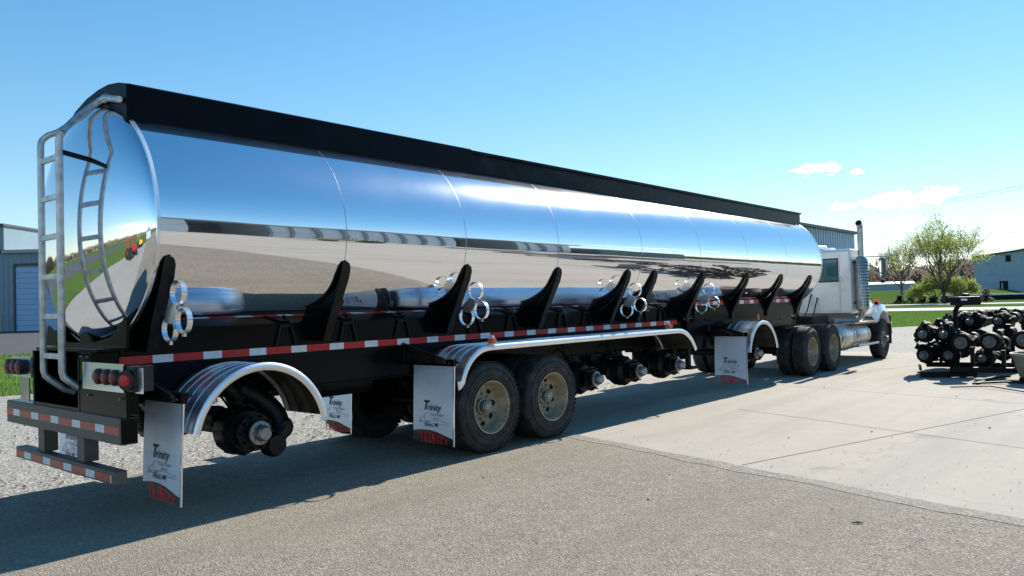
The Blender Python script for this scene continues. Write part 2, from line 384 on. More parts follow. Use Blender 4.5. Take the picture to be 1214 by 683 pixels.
# the rubbed, darker edge of the aggregate paving beside the slab
e1 = jag((ledge(-.5)+.01, -.5), (ledge(-40)+.01, -40), .15, .035, 2); e2 = jag((ledge(-.5)-.22, -.5), (ledge(-40)-.14, -40), .15, .10, 5)
sheet('pavement_edge', e1+e2[::-1], .003, M_edge)
jm = MB()
def joint(p, q, w=.018):
    pts = jag(p, q, .25, .012, p[0]); d = Vector((q[0]-p[0], q[1]-p[1], 0)).normalized(); n = Vector((-d.y, d.x, 0))*w/2
    a = [Vector((x, y, -.0035))+n for x, y in pts]; b = [Vector((x, y, -.0035))-n for x, y in pts]
    jm.add(a+b, [(i, i+1, len(a)+i+1, len(a)+i) for i in range(len(a)-1)])
joint((4.75, -3.88), (22.3, -9.0)); joint((8.57, -2.1), (6.3, -8.4), .014); joint((12.9, 2), (9.6, -12), .014); joint((17.2, 2), (14.5, -12), .014)
joint((5.5, .6), (22, -3.6)); joint((3.5, -9.2), (22.3, -14.4))
struct(jm.build('slab_joints', M_joint, smooth=0))
sheet('side_lot', [(-80, 34.0), (9.1, 33.2), (40, 29.), (75, 30), (95, 60), (60, 118), (-80, 118)], -.012, M_lot)
sheet('access_road', [(80, 30), (83.5, 8), (92, -40), (104, -40), (99.0, 6), (97, 32)], -.011, M_road)
sheet('far_road', [(122, 60), (125, 8), (130, -60), (142, -60), (137, 8), (134, 62)], -.010, M_road)
dl = MB(); dl.add([(110.5, 60, -.009), (113, 8, -.009), (117, -50, -.009), (117.9, -50, -.009), (113.9, 8, -.009), (111.4, 60, -.009)], [(0, 1, 4, 5), (1, 2, 3, 4)])
struct(dl.build('ditch_line', M_lot, smooth=0))

hm = MB(); hv = []; nx_, ny_ = 40, 30
def sst(t): t = max(0, min(1, t)); return t*t*(3-2*t)
for i in range(nx_+1):
    for j in range(ny_+1):
        x = 148+i*(620-148)/nx_*(.2+.8*i/nx_); y = 24+j*(400-24)/ny_*(.15+.85*j/ny_)
        hv.append((x, y, -.03+2.65*sst((x-148)/62)*sst((y-24)/16)))
hm.add(hv, [(i*(ny_+1)+j, (i+1)*(ny_+1)+j, (i+1)*(ny_+1)+j+1, i*(ny_+1)+j+1) for i in range(nx_) for j in range(ny_)])
struct(hm.build('lawn_terrain', M_grass, smooth=60))
# grass blades at the near edge of the lawn, left of the trailer
def grass_tufts(name, pts_fn, n, h, m):
    mb = MB(); rnd = random.Random(5)
    for _ in range(n):
        x, y = pts_fn(rnd); a = rnd.random()*PI*2; hh = h*(.5+rnd.random()); w = .012+.012*rnd.random()
        dx, dy = math.cos(a)*w, math.sin(a)*w; lx, ly = (rnd.random()-.5)*hh*.8, (rnd.random()-.5)*hh*.8
        mb.add([(x-dx, y-dy, -.02), (x+dx, y+dy, -.02), (x+lx, y+ly, hh)], [(0, 1, 2)])
    return mb.build(name, m, smooth=0)
M_blade = leaf_mat('grass_blades', (.13, .25, .04))
o = grass_tufts('lawn_grass', lambda r: ((lambda x: (x, 12.1+(33.5-12.1)*r.random()**1.5+abs(r.gauss(0, .1))))(-6+24*r.random())), 22000, .07, M_blade); tag(o, 'short green lawn grass between gravel yard and side lot', 'grass', kind='stuff')
o = grass_tufts('verge_grass', lambda r: ((lambda t, k: (40.5+t*9.7+k*22, 4.1-t*4.4+k*10))(-1.2+5*r.random(), r.random()**1.4)), 26000, .045, M_blade); tag(o, 'green verge grass between gravel yard and access road', 'grass', kind='stuff')

# stones and small debris on the paving
def stones(name, n, fn, s0, s1, m, label):
    mb = MB(); rnd = random.Random(11)
    for _ in range(n):
        x, y = fn(rnd); s = s0+(s1-s0)*rnd.random()**3
        v = [(x+s*math.cos(t)*(.7+.5*rnd.random()), y+s*math.sin(t)*(.7+.5*rnd.random()), .0) for t in [i*PI/2.5+rnd.random()*.5 for i in range(5)]]
        top = [(x+(a-x)*.55, y+(b-y)*.55, s*(.5+.3*rnd.random())) for a, b, _ in v]
        mb.add(v+top, [tuple(range(5, 10))]+[(i, (i+1) % 5, 5+(i+1) % 5, 5+i) for i in range(5)])
    return tag(mb.build(name, m, smooth=0), label, 'stones', kind='stuff')
M_stone = mat('pale_stone_chips', (.42, .40, .36), .85, var=.5, vscale=3)
M_stoned = mat('dark_stone_chips', (.09, .085, .08), .85, var=.5, vscale=3)
stones('gravel_chips', 5000, lambda r: (-3+14*r.random(), 1.3+7*r.random()**1.4), .008, .028, M_stone, 'loose pale gravel stones beside and behind the trailer')
stones('paving_grit', 2600, lambda r: (-2+8*r.random(), -6.5+6*r.random()), .0025, .008, M_stone, 'fine pale grit scattered on the aggregate paving')
stones('dark_crumbs', 60, lambda r: (2+12*r.random(), -8+6.5*r.random()), .005, .016, M_stoned, 'small dark crumbs of dirt on paving and slab')
tw = MB(); tw.tube([(3.19, -5.43, .008), (3.19+.03, -5.43-.035, .012), (3.19+.04, -5.43-.075, .008)], [.003, .007, .003], 6); tw.tube([(3.19+.025, -5.43-.03, .01), (3.19+.01, -5.43-.055, .010)], .003, 5)
tag(tw.build('dark_twig', M_stoned), 'short dark twig lying alone on the grey aggregate paving', 'twig')

# ------------------------------------------------------------------ buildings
def frame_mat(O, t):
    t = Vector((*t, 0)).normalized(); n = Vector((-t.y, t.x, 0))
    M_ = Matrix.Identity(4)
    for i in range(3): M_[i][0] = t[i]; M_[i][1] = n[i]; M_[i][2] = (0, 0, 1)[i]
    M_[0][3], M_[1][3] = O[0], O[1]
    return M_
def metal_wall_mat(name, col, rib=.3, var=.06, dirt=None, rough=.45):
    m = mat(name, col, rough, var=var, vscale=.25, col2=dirt, c2scale=.6, c2amt=.3)
    return m
def ribs(mb, x0, x1, y, z0, z1, step, d=.035, w=.06, top=None):
    """raised vertical ribs on the face at local y (towards -y)"""
    n = int((x1-x0)/step)
    for i in range(1, n):
        x = x0+i*step; zt = top(x) if top else z1
        mb.box(x-w/2, x+w/2, y-d, y-.002, z0, zt-.02)
M_wblue = metal_wall_mat('blue_grey_wall_sheet', (.20, .285, .34))
M_wblue2 = metal_wall_mat('slate_blue_wall_sheet', (.36, .48, .58), dirt=(.30, .41, .50))
M_wright = metal_wall_mat('faded_blue_metal_siding', (.31, .42, .49), dirt=(.23, .33, .40))
M_door = mat('pale_blue_overhead_door', (.34, .50, .70), .5, var=.05, vscale=.4)
M_trimd = mat('dark_roof_trim', (.05, .065, .075), .5)
M_trimw = mat('white_wall_paint', (.78, .77, .72), .6, var=.06)
M_groof = mat('grey_metal_roofing', (.30, .31, .32), .45, .3, var=.1)
M_darkin = mat('dark_interior', (.010, .010, .012), .9)
M_post = mat('yellowish_bollard_paint', (.42, .40, .28), .6)

Fm = frame_mat((31.05, 99.4), (.647, -.762))
b = thing('workshop_building', (36, 100, 0), 'blue grey metal workshop with a tall pale blue overhead door behind the ladder', 'building')
w = MB(Fm); w.box(-22, 38, 0, 24, 0, 9.35); ribs(w, -22, 0, 0, 0, 9.3, .6); ribs(w, 8.2, 38, 0, 0, 9.3, .6); ribs(w, 0, 8.2, 0, 7.75, 9.3, .6); w.build('wall', M_wblue, b)
w = MB(Fm); w.box(-1.5, 38.4, -.5, 24.4, 9.36, 9.75); w.build('roof', M_groof, b)
d = MB(Fm)
for i in range(12): d.box(0, 8.0, -.10-(.02 if i % 2 else 0), -.04, .02+i*.635, .02+i*.635+.60)
dd = d.build('overhead_door', M_door, b)
fr = MB(Fm); fr.box(-.28, -.02, -.2, -.04, 0, 7.85); fr.box(8.02, 8.3, -.2, -.04, 0, 7.85); fr.box(-.28, 8.3, -.2, -.04, 7.87, 8.1); fr.build('door_frame', M_trimd, dd)
tv, tf, twd = mesh_text('3', 1.0, bold=.01)
t3 = MB(Fm @ Matrix(((1, 0, 0, 4.3), (0, 0, 1, -.17), (0, 1, 0, 6.55), (0, 0, 0, 1)))); t3.add(tv, tf); t3.build('door_number', M_ink, dd)
w = MB(Fm); w.box(-22, -1.2, -.4, 13, 9.8, 12.6); ribs(w, -22, -1.2, -.4, 9.8, 13., .6); w.build('upper_storey', M_wblue, b)
w = MB(Fm); w.box(-22.3, -1.0, -.8, 13.4, 12.62, 12.9); w.build('upper_roof', M_trimd, b)
bo = MB(Fm); bo.lathe([(0, .16), (1.9, .16), (2.0, .08)], (-1.2, -1.2, 0), (0, 0, 1), 12)
tag(bo.build('bollard', M_post), 'pale bollard standing left of the workshop overhead door', 'bollard')
b = thing('white_annex', (37, 114, 0), 'white gabled building end rising just behind the workshop roof', 'building')
w = MB(Fm); w.prism([(-18, 0), (-9.25, 0), (-9.25, 10.8), (-10.3, 14.4), (-18, 14.4)], 'y', 14.5, 26); w.build('wall', M_trimw, b)
w = MB(Fm); w.box(-10.2, -9.95, 14.3, 14.49, 11.2, 12.4); w.build('vent', M_groof, b)

b = thing('ribbed_hall', (80, 30, 0), 'large blue grey ribbed metal hall seen over the truck cab', 'building')
w = MB(); w.box(58, 94, 22, 50, 0, 8.8); ribs(w, 58, 94, 22, 0, 8.8, .75, .09, .18); w.build('wall', M_wblue2, b)
w = MB(); w.box(57.6, 94.3, 21.6, 50.4, 8.81, 9.1); w.build('roof', M_trimd, b)

Fr = frame_mat((294, 44.4), (.148, -.989))
b = thing('gabled_warehouse', (300, 40, 0), 'pale blue metal warehouse with a dark door beyond the lawn at far right', 'building')
def gz(u): return 13.0+.118*u if u < 30 else 13.0+.118*30-(u-30)*.118
w = MB(Fr); w.prism([(-1, 0), (62, 0), (62, gz(62)), (30, gz(30)), (-1, gz(-1))], 'y', 0, 60); ribs(w, -1, 62, 0, 0, 12, 1.0, .05, .12, top=gz); w.build('wall', M_wright, b)
w = MB(Fr)
for a_, b_ in ((-1.4, 30), (62.5, 30)):
    w.prism([(a_, gz(a_)+.03), (b_, gz(b_)+.03), (b_, gz(b_)+.55), (a_, gz(a_)+.55)], 'y', -.8, 61)
w.build('roof', M_trimd, b)
w = MB(Fr); w.box(6.1, 8.4, -.16, -.07, 1.2, 5.0); dd = w.build('door', M_darkin, b)
w = MB(Fr); w.box(6.6, 7.0, -.22, -.17, 2.4, 4.3); w.build('door_glass', M_wright, dd)
w = MB(Fr); w.box(8.0, 9.4, -.16, -.07, 11.2, 13.1); ww = w.build('window', M_darkin, b)
w = MB(Fr); w.box(7.8, 9.6, -.2, -.07, 13.12, 13.3); w.build('window_frame', M_trimd, ww)
w = MB(Fr); w.box(-1, 62, -.3, -.07, 0, 1.25); w.build('base_course', M_trimd, b)
Fd = frame_mat((180, 17), (.15, -.989))
b = thing('loading_dock', (195, 20, 0), 'long low dark dock with a pale top edge in front of the warehouse', 'dock')
w = MB(Fd); w.box(-14, 50, 0, 3, 0, .95)
for i in range(21): w.box(-14+i*2.95, -13.7+i*2.95, -.12, -.003, 0, .94)
w.build('wall', M_darkin, b)
w = MB(Fd); w.box(-14.2, 50.2, -.3, 3.2, .96, 1.25); w.build('cap', M_trimw, b)

Fl = frame_mat((229, 60), (.284, -.959))
b = thing('low_shed', (232, 56, 0), 'low pale blue shed in front of the bare woods right of the mirror', 'building')
w = MB(Fl); w.box(-7, 11.5, 0, 14, 0, 4.5); ribs(w, -7, 11.5, 0, 0, 4.5, 1.4, .1, .2); w.build('wall', M_wright, b)
w = MB(Fl); w.prism([(-.6, 4.52), (7, 5.2), (14.6, 4.52)], 'x', -7.4, 11.9); w.build('roof', M_trimw, b)

# buildings behind the camera, seen mirrored in the polished tank
M_rib = metal_wall_mat('white_ribbed_siding', (.80, .80, .77), dirt=(.70, .69, .66))
M_ribsh = metal_wall_mat('grey_ribbed_siding', (.27, .28, .28))
b = thing('long_open_shed', (45, -50, 0), 'long white ribbed metal shed with open dark bays mirrored in the tank', 'building')
Y0 = -38.; H0 = 9.2
w = MB(); w.box(17.5, 57, -62, Y0-17, 0, H0); w.box(17.5, 17.9, Y0-16.99, Y0-6.1, 0, H0-.5); w.box(56.6, 57, Y0-16.99, Y0-6.1, 0, H0-.5); w.build('back_wall', M_darkin, b)
segs = [(17.5, 19.2), (24.5, 41.), (48, 56)]
for a_, c_ in segs:
    n = max(1, round((c_-a_)/1.9)); st = (c_-a_)/n; w = MB()
    for i in range(n): w.box(a_+i*st+.28, a_+i*st+st-.02, Y0-6.002, Y0, 0, H0-.5)
    w.box(a_+.3, c_-.1, Y0-6.3, Y0-6.003, .1, H0-.6)
    sd_o = w.build('siding', M_rib, b)
    if a_ < 20: continue
    for i in range(n):
        w = MB(); w.box(a_+i*st, a_+i*st+.26, Y0-5.9, Y0+.28, 0, H0-.5); w.build('pilaster', M_ribsh, sd_o)
w = MB(); w.box(17.2, 57.2, -62, Y0+.7, H0-.49, H0+.15); w.build('roof', M_ribsh, b)
b = thing('dark_green_shed', (66, -45, 0), 'low dark green shed mirrored along the middle of the tank', 'building')
w = MB(); w.box(58, 74, -60, -36, 0, 6.2); w.build('wall', mat('dark_green_siding', (.02, .075, .07), .5), b)
w = MB(); w.box(57.7, 74.3, -60.5, -35.6, 6.21, 6.5); w.build('roof', M_trimd, b)

# ================================================================== the tank trailer
T = thing('tank_trailer', (7.5, 0, 0), 'long mirror polished tank trailer with black frame, catwalk and several bare hubs', 'tank trailer')
RT, ZC, YC = 1.155, 2.42, -.01
SA, SB = 1.018, .868
SU = .972
def ELM(p): return Vector((p.x, YC+(p.y-YC)*SA, ZC+(p.z-ZC)*(SU if p.z > ZC else SB)))
X0, X1 = .07, 15.12
def ring(x, r, n=144): return [(x, YC+r*math.sin(2*PI*k/n), ZC+r*math.cos(2*PI*k/n)) for k in range(n)]
seams = [1.92, 3.60, 5.34, 7.42, 9.3, 11.2, 13.1]
tb = MB(ELM); xs = [(X0, RT)]
edges = [X0]+seams+[X1]
rnd = random.Random(3)
for i in range(len(edges)-1):
    a, c = edges[i], edges[i+1]; bow = rnd.uniform(.0004, .0016); tilt = rnd.uniform(-.0008, .0008)
    n = 10
    if i: xs += [(a+.003, RT), (a+.009, RT), (a+.02, RT)]
    for k in range(1, n):
        t = k/n; xs.append((a+(c-a)*t, RT+bow*math.sin(PI*t)**2+tilt*math.sin(2*PI*t)*.3))
    if i < len(edges)-2: xs += [(c-.02, RT), (c-.009, RT), (c-.003, RT), (c, RT-.0005)]
xs.append((X1, RT))
prof = [(x-0, r) for x, r in xs]
N_ = 192
v, f = [], []
for x, r in prof:
    for k in range(N_): v.append((x, YC+r*math.sin(2*PI*k/N_), ZC+r*math.cos(2*PI*k/N_)))
for i in range(len(prof)-1):
    for k in range(N_): f.append((i*N_+k, i*N_+(k+1) % N_, (i+1)*N_+(k+1) % N_, (i+1)*N_+k))
tank = tb.add(v, f).build('tank', M_tank, T, smooth=30)
M_weld = mat('brushed_weld_line', (.26, .27, .29), .35, 1., var=.4, vscale=30)
for x in seams: MB(ELM).lathe([(-.0035, RT-.004), (-.0035, RT+.0006), (.0035, RT+.0006), (.0035, RT-.004)], (x, YC, ZC), (1, 0, 0), 192, closed=True).build('weld_seam', M_weld, tank)
def dish(sgn, x, depth):
    mb = MB(ELM); pr = []
    for i in range(33):
        t = (1-i/32)**.6 if i < 32 else 0
        r = RT*t; h = depth*max(0, 1-t**2.15)**.70
        pr.append((sgn*h, r))
    mb.lathe(pr, (x, YC, ZC), (1, 0, 0), N_)
    return mb
dish(-1, X0-.001, .26).build('rear_head', M_head, tank, smooth=60)
dish(1, X1+.001, .26).build('front_head', M_head, tank, smooth=60)
MB(ELM).lathe([(-.014, RT-.012), (-.014, RT+.010), (.014, RT+.010), (.014, RT-.012)], (X0, YC, ZC), (1, 0, 0), 160, closed=True).build('rear_rim', M_chrome, tank)
MB(ELM).lathe([(-.014, RT-.012), (-.014, RT+.008), (.014, RT+.008), (.014, RT-.012)], (X1, YC, ZC), (1, 0, 0), 160, closed=True).build('front_rim', M_chrome, tank)

# catwalk / spill dam along the top
top = [(-.745, 3.30), (-.745, 3.575), (-.72, 3.61), (-.60, 3.64), (-.40, 3.662), (-.2, 3.655), (.05, 3.62), (.30, 3.55), (.52, 3.44), (.68, 3.32)]
bot = [(.64, 3.31), (.26, 3.44), (.04, 3.47), (-.2, 3.48), (-.45, 3.45), (-.62, 3.38), (-.70, 3.30)]
fa = MB()
fa.prism(top+bot, 'x', .03, .07)                                     # curved end plate
fa.prism([(-.745, 3.30), (-.745, 3.60), (-.72, 3.60), (-.72, 3.30)], 'x', .071, 4.2)     # near side board
fa.prism([(-.719, 3.325), (-.60, 3.345), (-.60, 3.355), (-.719, 3.335)], 'x', .071, 15.1)
fa.prism([(-.743, 3.601), (-.72, 3.615), (-.60, 3.643), (-.40, 3.665), (-.2, 3.658), (.05, 3.62), (.28, 3.56), (.28, 3.54), (.05, 3.6), (-.40, 3.647), (-.72, 3.601)], 'x', .071, 4.2)
cat = fa.build('catwalk', M_fair, T, smooth=25)
fb = MB()
fb.prism([(-.70, 3.33), (-.70, 3.565), (-.68, 3.565), (-.68, 3.33)], 'x', 4.205, 15.2)
fb.prism([(-.735, 3.566), (-.735, 3.60), (.28, 3.60), (.28, 3.566)], 'x', 4.205, 15.2)
fb.prism([(-.715, 3.318), (-.715, 3.35), (-.7005, 3.35), (-.7005, 3.318)], 'x', 4.205, 15.2)
fb.build('catwalk_side_board', M_fair2, cat, smooth=25)
mb = MB(); mb.bar((.2, -.749, 3.296), (4.2, -.749, 3.296), .006, .012); mb.build('drip_strip', M_blackd, cat)

# frame: beams, upper rail and deck under the tank
fm = MB()
for sy in (-1, 1):
    a_, b_ = sorted((sy*.62, sy*.56)); fm.box(.0, 9.7, a_, b_, .93, 1.592)
    a_, b_ = sorted((sy*.675, sy*.54)); fm.box(.0, 9.7, a_, b_, 1.593, 1.61)
    a_, b_ = sorted((sy*.645, sy*.5)); fm.box(.3, 9.6, a_, b_, .912, .929)
    a_, b_ = sorted((sy*.80, sy*.77)); fm.box(9.75, 14.7, a_, b_, 1.32, 1.665)
    a_, b_ = sorted((sy*.80, sy*.5)); fm.box(9.75, 14.7, a_, b_, 1.30, 1.318)
    fm.box(9.0, 14.9, sy*.50-.04, sy*.50+.04, 1.06, 1.29)
for i in range(18): fm.box(.3+i*.82, .36+i*.82, -.55, .55, 1.0 if i < 10 else 1.1, 1.25)
frame = fm.build('frame', M_black, T, smooth=30, bevel=.004)
bp0 = None
for x in [1.58, 2.34, 3.1, 4.3, 5.0, 5.45, 6.1, 6.7, 8.3, 8.9]:
    if bp0 is None:
        s_ = .11; bk = MB()
        for q in (-1, 1): bk.bar((q*s_, -.632, 1.35), (q*s_*.5, -.632, 1.54), .02, .03, (0, 1, 0))
        bk.box(-s_*.55, s_*.55, -.642, -.6205, 1.525, 1.55)
        bp0 = bk.build('rail_bracket', M_blackd, None); bp0.parent = frame; bp0.location = Vector((x, 0, 0))
    else:
        c = bp0.copy(); COL.objects.link(c); c.location = Vector((x, 0, 0))
def tape_mat(name, axis, origin, sgn, red, period, cr, cw):
    m = mat(name, cr, .35, var=.1, vscale=20); nt = m.node_tree; N = nt.nodes; L = nt.links
    mul = [n for n in N if n.type == 'MIX'][0]
    ge = N.new('ShaderNodeNewGeometry'); sp = N.new('ShaderNodeSeparateXYZ'); L.new(ge.outputs['Position'], sp.inputs[0])
    def M(op, a, b):
        n = N.new('ShaderNodeMath'); n.operation = op
        for i, v in enumerate((a, b)):
            if isinstance(v, (int, float)): n.inputs[i].default_value = v
            else: L.new(v, n.inputs[i])
        return n.outputs[0]
    u = M('MULTIPLY', M('SUBTRACT', sp.outputs[axis], origin), sgn)
    w = M('GREATER_THAN', M('FLOORED_MODULO', u, period), red)
    x = N.new('ShaderNodeMix'); x.data_type = 'RGBA'; x.inputs[6].default_value = (*cr, 1); x.inputs[7].default_value = (*cw, 1)
    L.new(w, x.inputs[0]); L.new(x.outputs[2], mul.inputs[6]); return m
RED, WHT, REDF = (.55, .012, .018), (.74, .76, .78), (.5, .06, .05)
def tape(x0, x1, y, z0, z1, name='reflective_tape', red=.28, white=.18, parent=None, mr=M_red, first=None):
    mb = MB(); mb.box(x0, x1, y-.0025, y, z0, z1)
    return mb.build(name, tape_mat('striped_tape_%d' % int(x0*100), 0, x0-(red-(first or red)), 1, red, red+white, RED, WHT), parent or T, smooth=0)
tape(-.01, 9.45, -.6205, 1.268, 1.335)
for a_, c_ in [(9.8, 10.9), (11.4, 12.5), (13.2, 14.2)]:
    tape(a_, c_, -.8005, 1.58, 1.65, first=.22)

# bolsters that cradle the tank
def arc(a0, a1, r, n=16): return [(YC-SA*r*math.sin(R(a0+(a1-a0)*i/n)), ZC-SB*r*math.cos(R(a0+(a1-a0)*i/n))) for i in range(n+1)]
bx_ = [.17, 1.93, 3.66, 5.38, 7.08, 7.85, 9.45, 11.24, 12.88, 14.5]
def bolster(sy):
    mb = MB(); a1 = 75
    inner = arc(18, a1, RT+.006)
    outer = [(-1.140, 2.10), (-1.11, 1.98), (-1.035, 1.84), (-.94, 1.655), (-.86, 1.50), (-.82, 1.42), (-.80, 1.37), (-.5, 1.37), (-.3, 1.38)]
    poly = [(y*(1 if sy < 0 else -1), z) for y, z in inner+outer]
    mb.prism(poly, 'x', -.012, .012)
    return mb
def bol_flange(sy):
    mb = MB(); pts = [(-1.148, 2.145), (-1.148, 2.125), (-1.146, 2.08), (-1.115, 1.98), (-1.04, 1.84), (-.945, 1.655), (-.865, 1.51), (-.825, 1.42), (-.806, 1.37)]
    ws = [.020, .038, .048, .050, .048, .046, .044, .042, .042]
    v = []; f = []
    for (y, z), w in zip(pts, ws):
        for dx, dy in ((-w, 0), (w, 0), (w, .016), (-w, .016)):
            v.append((dx, (y-dy)*(1 if sy < 0 else -1), z))
    n = len(pts)
    for i in range(n-1):
        for k in range(4): f.append((i*4+k, i*4+(k+1) % 4, (i+1)*4+(k+1) % 4, (i+1)*4+k))
    f += [(0, 1, 2, 3), tuple((n-1)*4+k for k in (3, 2, 1, 0))]
    return mb.add(v, f)
protos = {}
for sy in (-1, 1):
    for i, x in enumerate(bx_):
        if i == 0:
            o = bolster(sy).build('bolster', M_black, None, smooth=25); o.parent = T
            fl = bol_flange(sy).build('flange', M_blackd, None, smooth=40); fl.parent = o; protos[sy] = o
            o.location = Vector((x, 0, 0))-T.location
        else:
            copy_tree(protos[sy], T, Vector((x, 0, 0))-T.location)

for x in bx_[6:]:
    for sy in (-1, 1):
        mb = MB(); mb.box(x-.044, x+.044, min(sy*.802, sy*.838), max(sy*.802, sy*.838), 1.312, 1.46); mb.build('bolster_foot', M_blackd, T, bevel=.004)
# triple hose rings
def rings():
    o = MB(); o.prism([(-1.12, 1.78), (-1.20, 1.75), (-1.20, 1.68), (-1.12, 1.60), (-1.0, 1.62), (-1.02, 1.70)], 'x', -.028, -.022)
    return o
rproto = None
for x in (.22, 3.73, 7.17, 9.55):
    if rproto is None:
        rproto = rings().build('hose_ring_bracket', M_ring, None, smooth=20); rproto.parent = T; rproto.location = Vector((x, 0, 0))-T.location
        for (y, z) in ((-1.19, 1.85), (-1.04, 1.56), (-1.27, 1.63)):
            r = .097; mb = MB(); mb.lathe([(-.022, r), (-.022, r+.008), (.022, r+.008), (.022, r)], (0, y, z), (1, 0, 0), 40, closed=True)
            mb.box(-.012, .012, y-.018, y+.012, z-r-.032, z-r-.008)
            rg = mb.build('hose_ring', M_ring, None, smooth=40); rg.parent = rproto
    else: copy_tree(rproto, T, Vector((x, 0, 0))-T.location)

# rear end
rr = MB()
rr.box(-.25, -.215, -1.29, -.41, .905, 1.30); rr.box(-.25, -.215, -.66, -.41, 1.301, 1.385); rr.box(-.214, -.004, -.61, -.41, .905, 1.38); rr.box(-.214, -.15, -1.28, -.62, .93, 1.09)
rr.box(-.25, .35, .55, .60, .905, 1.385); rr.box(.0, .35, .6, 1.1, 1.0, 1.27)
rr.box(.05, .35, -.409, .549, .905, 1.385)
rr.box(-.25, .04, -.409, .549, .906, .93)
rr.box(-.2, -.004, -.66, .66, 1.387, 1.41)
rr.prism([(-.80, 1.411), (.9, 1.411), (.86, 1.60), (.5, 1.46), (.15, 1.44), (.02, 1.62), (-.12, 1.45), (-.5, 1.50), (-.66, 1.56), (-.82, 1.66)], 'x', -.03, -.005)
rr.box(-.254, -.25, -.44, -.41, .90, 1.39); rr.box(-.254, -.25, .55, .58, .90, 1.39)
rear = rr.build('rear_box', M_black, T, smooth=25, bevel=.004)
mb = MB()
for y, z in [(-.62, 1.355), (-.50, 1.355), (-1.22, 1.05), (-.64, 1.05)]: mb.lathe([(0, .011), (.02, .009)], (-.25, y, z), (-1, 0, 0), 8)
mb.build('bolt', M_hub, rear)
bm_ = MB(); bm_.box(-.27, -.135, -1.225, 1.215, .70, .903); bump = bm_.build('bumper', M_bump, T, smooth=20, bevel=.006)
be = MB(); be.box(-.262, -.14, -1.229, -1.2255, .708, .895); be.build('bumper_end_shade', M_black, bump)  # thin black sheet; shade on the bumper's near end put into its colour
bt = MB(); bt.box(-.262, -.14, -1.22, 1.21, .9035, .907); bt.build('bumper_top', M_black, bump)
def ytape(y0, y1, x, z0, z1, parent, first):
    mb = MB(); mb.box(x-.0025, x, y0, y1, z0, z1)
    mb.build('reflective_tape', tape_mat('faded_tape_%d' % int(z0*100), 1, y1+(.29-first), -1, .29, .455, REDF, WHT), parent, smooth=0)
ytape(-1.215, 1.205, -.2705, .775, .835, bump, .17)
ug = MB(); ug.box(-.265, -.165, -1.10, 1.0, .385, .487)
guard = ug.build('underride_guard', M_bump, T, smooth=20, bevel=.006)
for y in (.46, -.40):
    u_ = MB(); u_.box(-.235, -.12, y-.07, y+.07, .488, .699); u_.build('upright', M_bump, guard)
ytape(-1.05, .985, -.2655, .40, .458, guard, .2)

# lamps
def lampset(ys, yp0, yp1, parent):
    mb = MB(); mb.box(-.262, -.2545, yp0, yp1, 1.10, 1.315); pl = mb.build('lamp_plate', M_chrome, parent)
    for y in ys:
        l = MB(); l.lathe([(0, .062), (.022, .062), (.030, .055), (.030, .048)], (-.2625, y, 1.21), (-1, 0, 0), 28)
        lo = l.build('tail_lamp', M_rubberb, pl)
        l = MB(); l.lathe([(.024, .048), (.036, .046), (.044, .034), (.047, 0)], (-.2625, y, 1.21), (-1, 0, 0), 24); l.build('lens', M_lensdim, lo, smooth=60)
    return pl
pl = lampset((-.86, -1.01, -1.155), -1.27, -.53, T)
mb = MB(); mb.lathe([(0, .075), (.05, .075), (.052, .05)], (-.24, -1.345, 1.20), (-.93, -.36, 0), 24); mb.box(-.245, -.1, -1.42, -1.292, 1.11, 1.30)
sm_ = mb.build('side_marker', M_rubberb, T); mb = MB(); mb.lathe([(.052, .048), (.068, .042), (.074, 0)], (-.24, -1.345, 1.20), (-.93, -.36, 0), 20); mb.build('lens', M_red, sm_, smooth=60)
mb = MB(); mb.box(-.22, -.215, -1.50, -1.38, 1.10, 1.29); mb.build('lamp_bracket', M_chrome, T)
mb = MB(); mb.box(-.262, -.2545, .62, 1.08, 1.14, 1.325); mb.box(-.262, -.1, .605, .62, 1.14, 1.325)
pl2 = mb.build('lamp_plate', M_chrome, T)
for y in (.72, .86, 1.0):
    l = MB(); l.lathe([(0, .068), (.07, .068), (.070, .052)], (-.2625, y, 1.235), (-1, 0, 0), 28); lo = l.build('tail_lamp', M_rubberb, pl2)
    l = MB(); l.lathe([(.064, .052), (.074, .048), (.084, .036), (.087, 0)], (-.2625, y, 1.235), (-1, 0, 0), 24); l.build('lens', M_lensdim, lo, smooth=60)
mb = MB(); mb.box(-.26, -.25, .66, .88, .92, 1.135); mb.build('plate_holder', M_stack, pl2)

# ladder
lt = T
LX = -.36
ladder = MB()
def rail_path(y, foot):
    return [(LX, y, 3.13), (LX, y, 1.24), (LX+.012, y, 1.19), (LX+.05, y-.02, 1.15)]+foot
ladder.tube([(LX+.02, .02, 3.20), (LX+.004, .015, 3.17)]+rail_path(.015, [(-.20, .01, 1.06), (-.12, 0, 1.03)]), .027, 14)
ladder.tube([(LX+.02, -.40, 3.20), (LX+.004, -.39, 3.17)]+rail_path(-.385, [(-.20, -.40, 1.07), (-.05, -.41, 1.0)]), .029, 14)
lad = ladder.build('ladder', M_galv, T, smooth=50)
for z in (3.0, 2.675, 2.35, 2.02, 1.69, 1.36):
    mb = MB(); mb.bar((LX, -.385, z), (LX, .015, z), .03, .045); mb.build('rung', M_galv, lad, bevel=.003)
mb = MB()
mb.tube([(LX+.02, .02, 3.20), (LX+.05, -.02, 3.235), (LX+.12, -.05, 3.27), (-.05, -.1, 3.44), (.0, -.2, 3.52), (.02, -.28, 3.54)], .026, 12)
mb.tube([(LX+.02, -.40, 3.20), (LX+.06, -.38, 3.245), (-.22, -.33, 3.33), (-.06, -.28, 3.48), (-.01, -.32, 3.53), (-.01, -.45, 3.53), (-.01, -.71, 3.47)], .027, 12)
mb.lathe([(-.03, .035), (.03, .035)], (0, -.42, 3.535), (0, 1, -.05), 14)
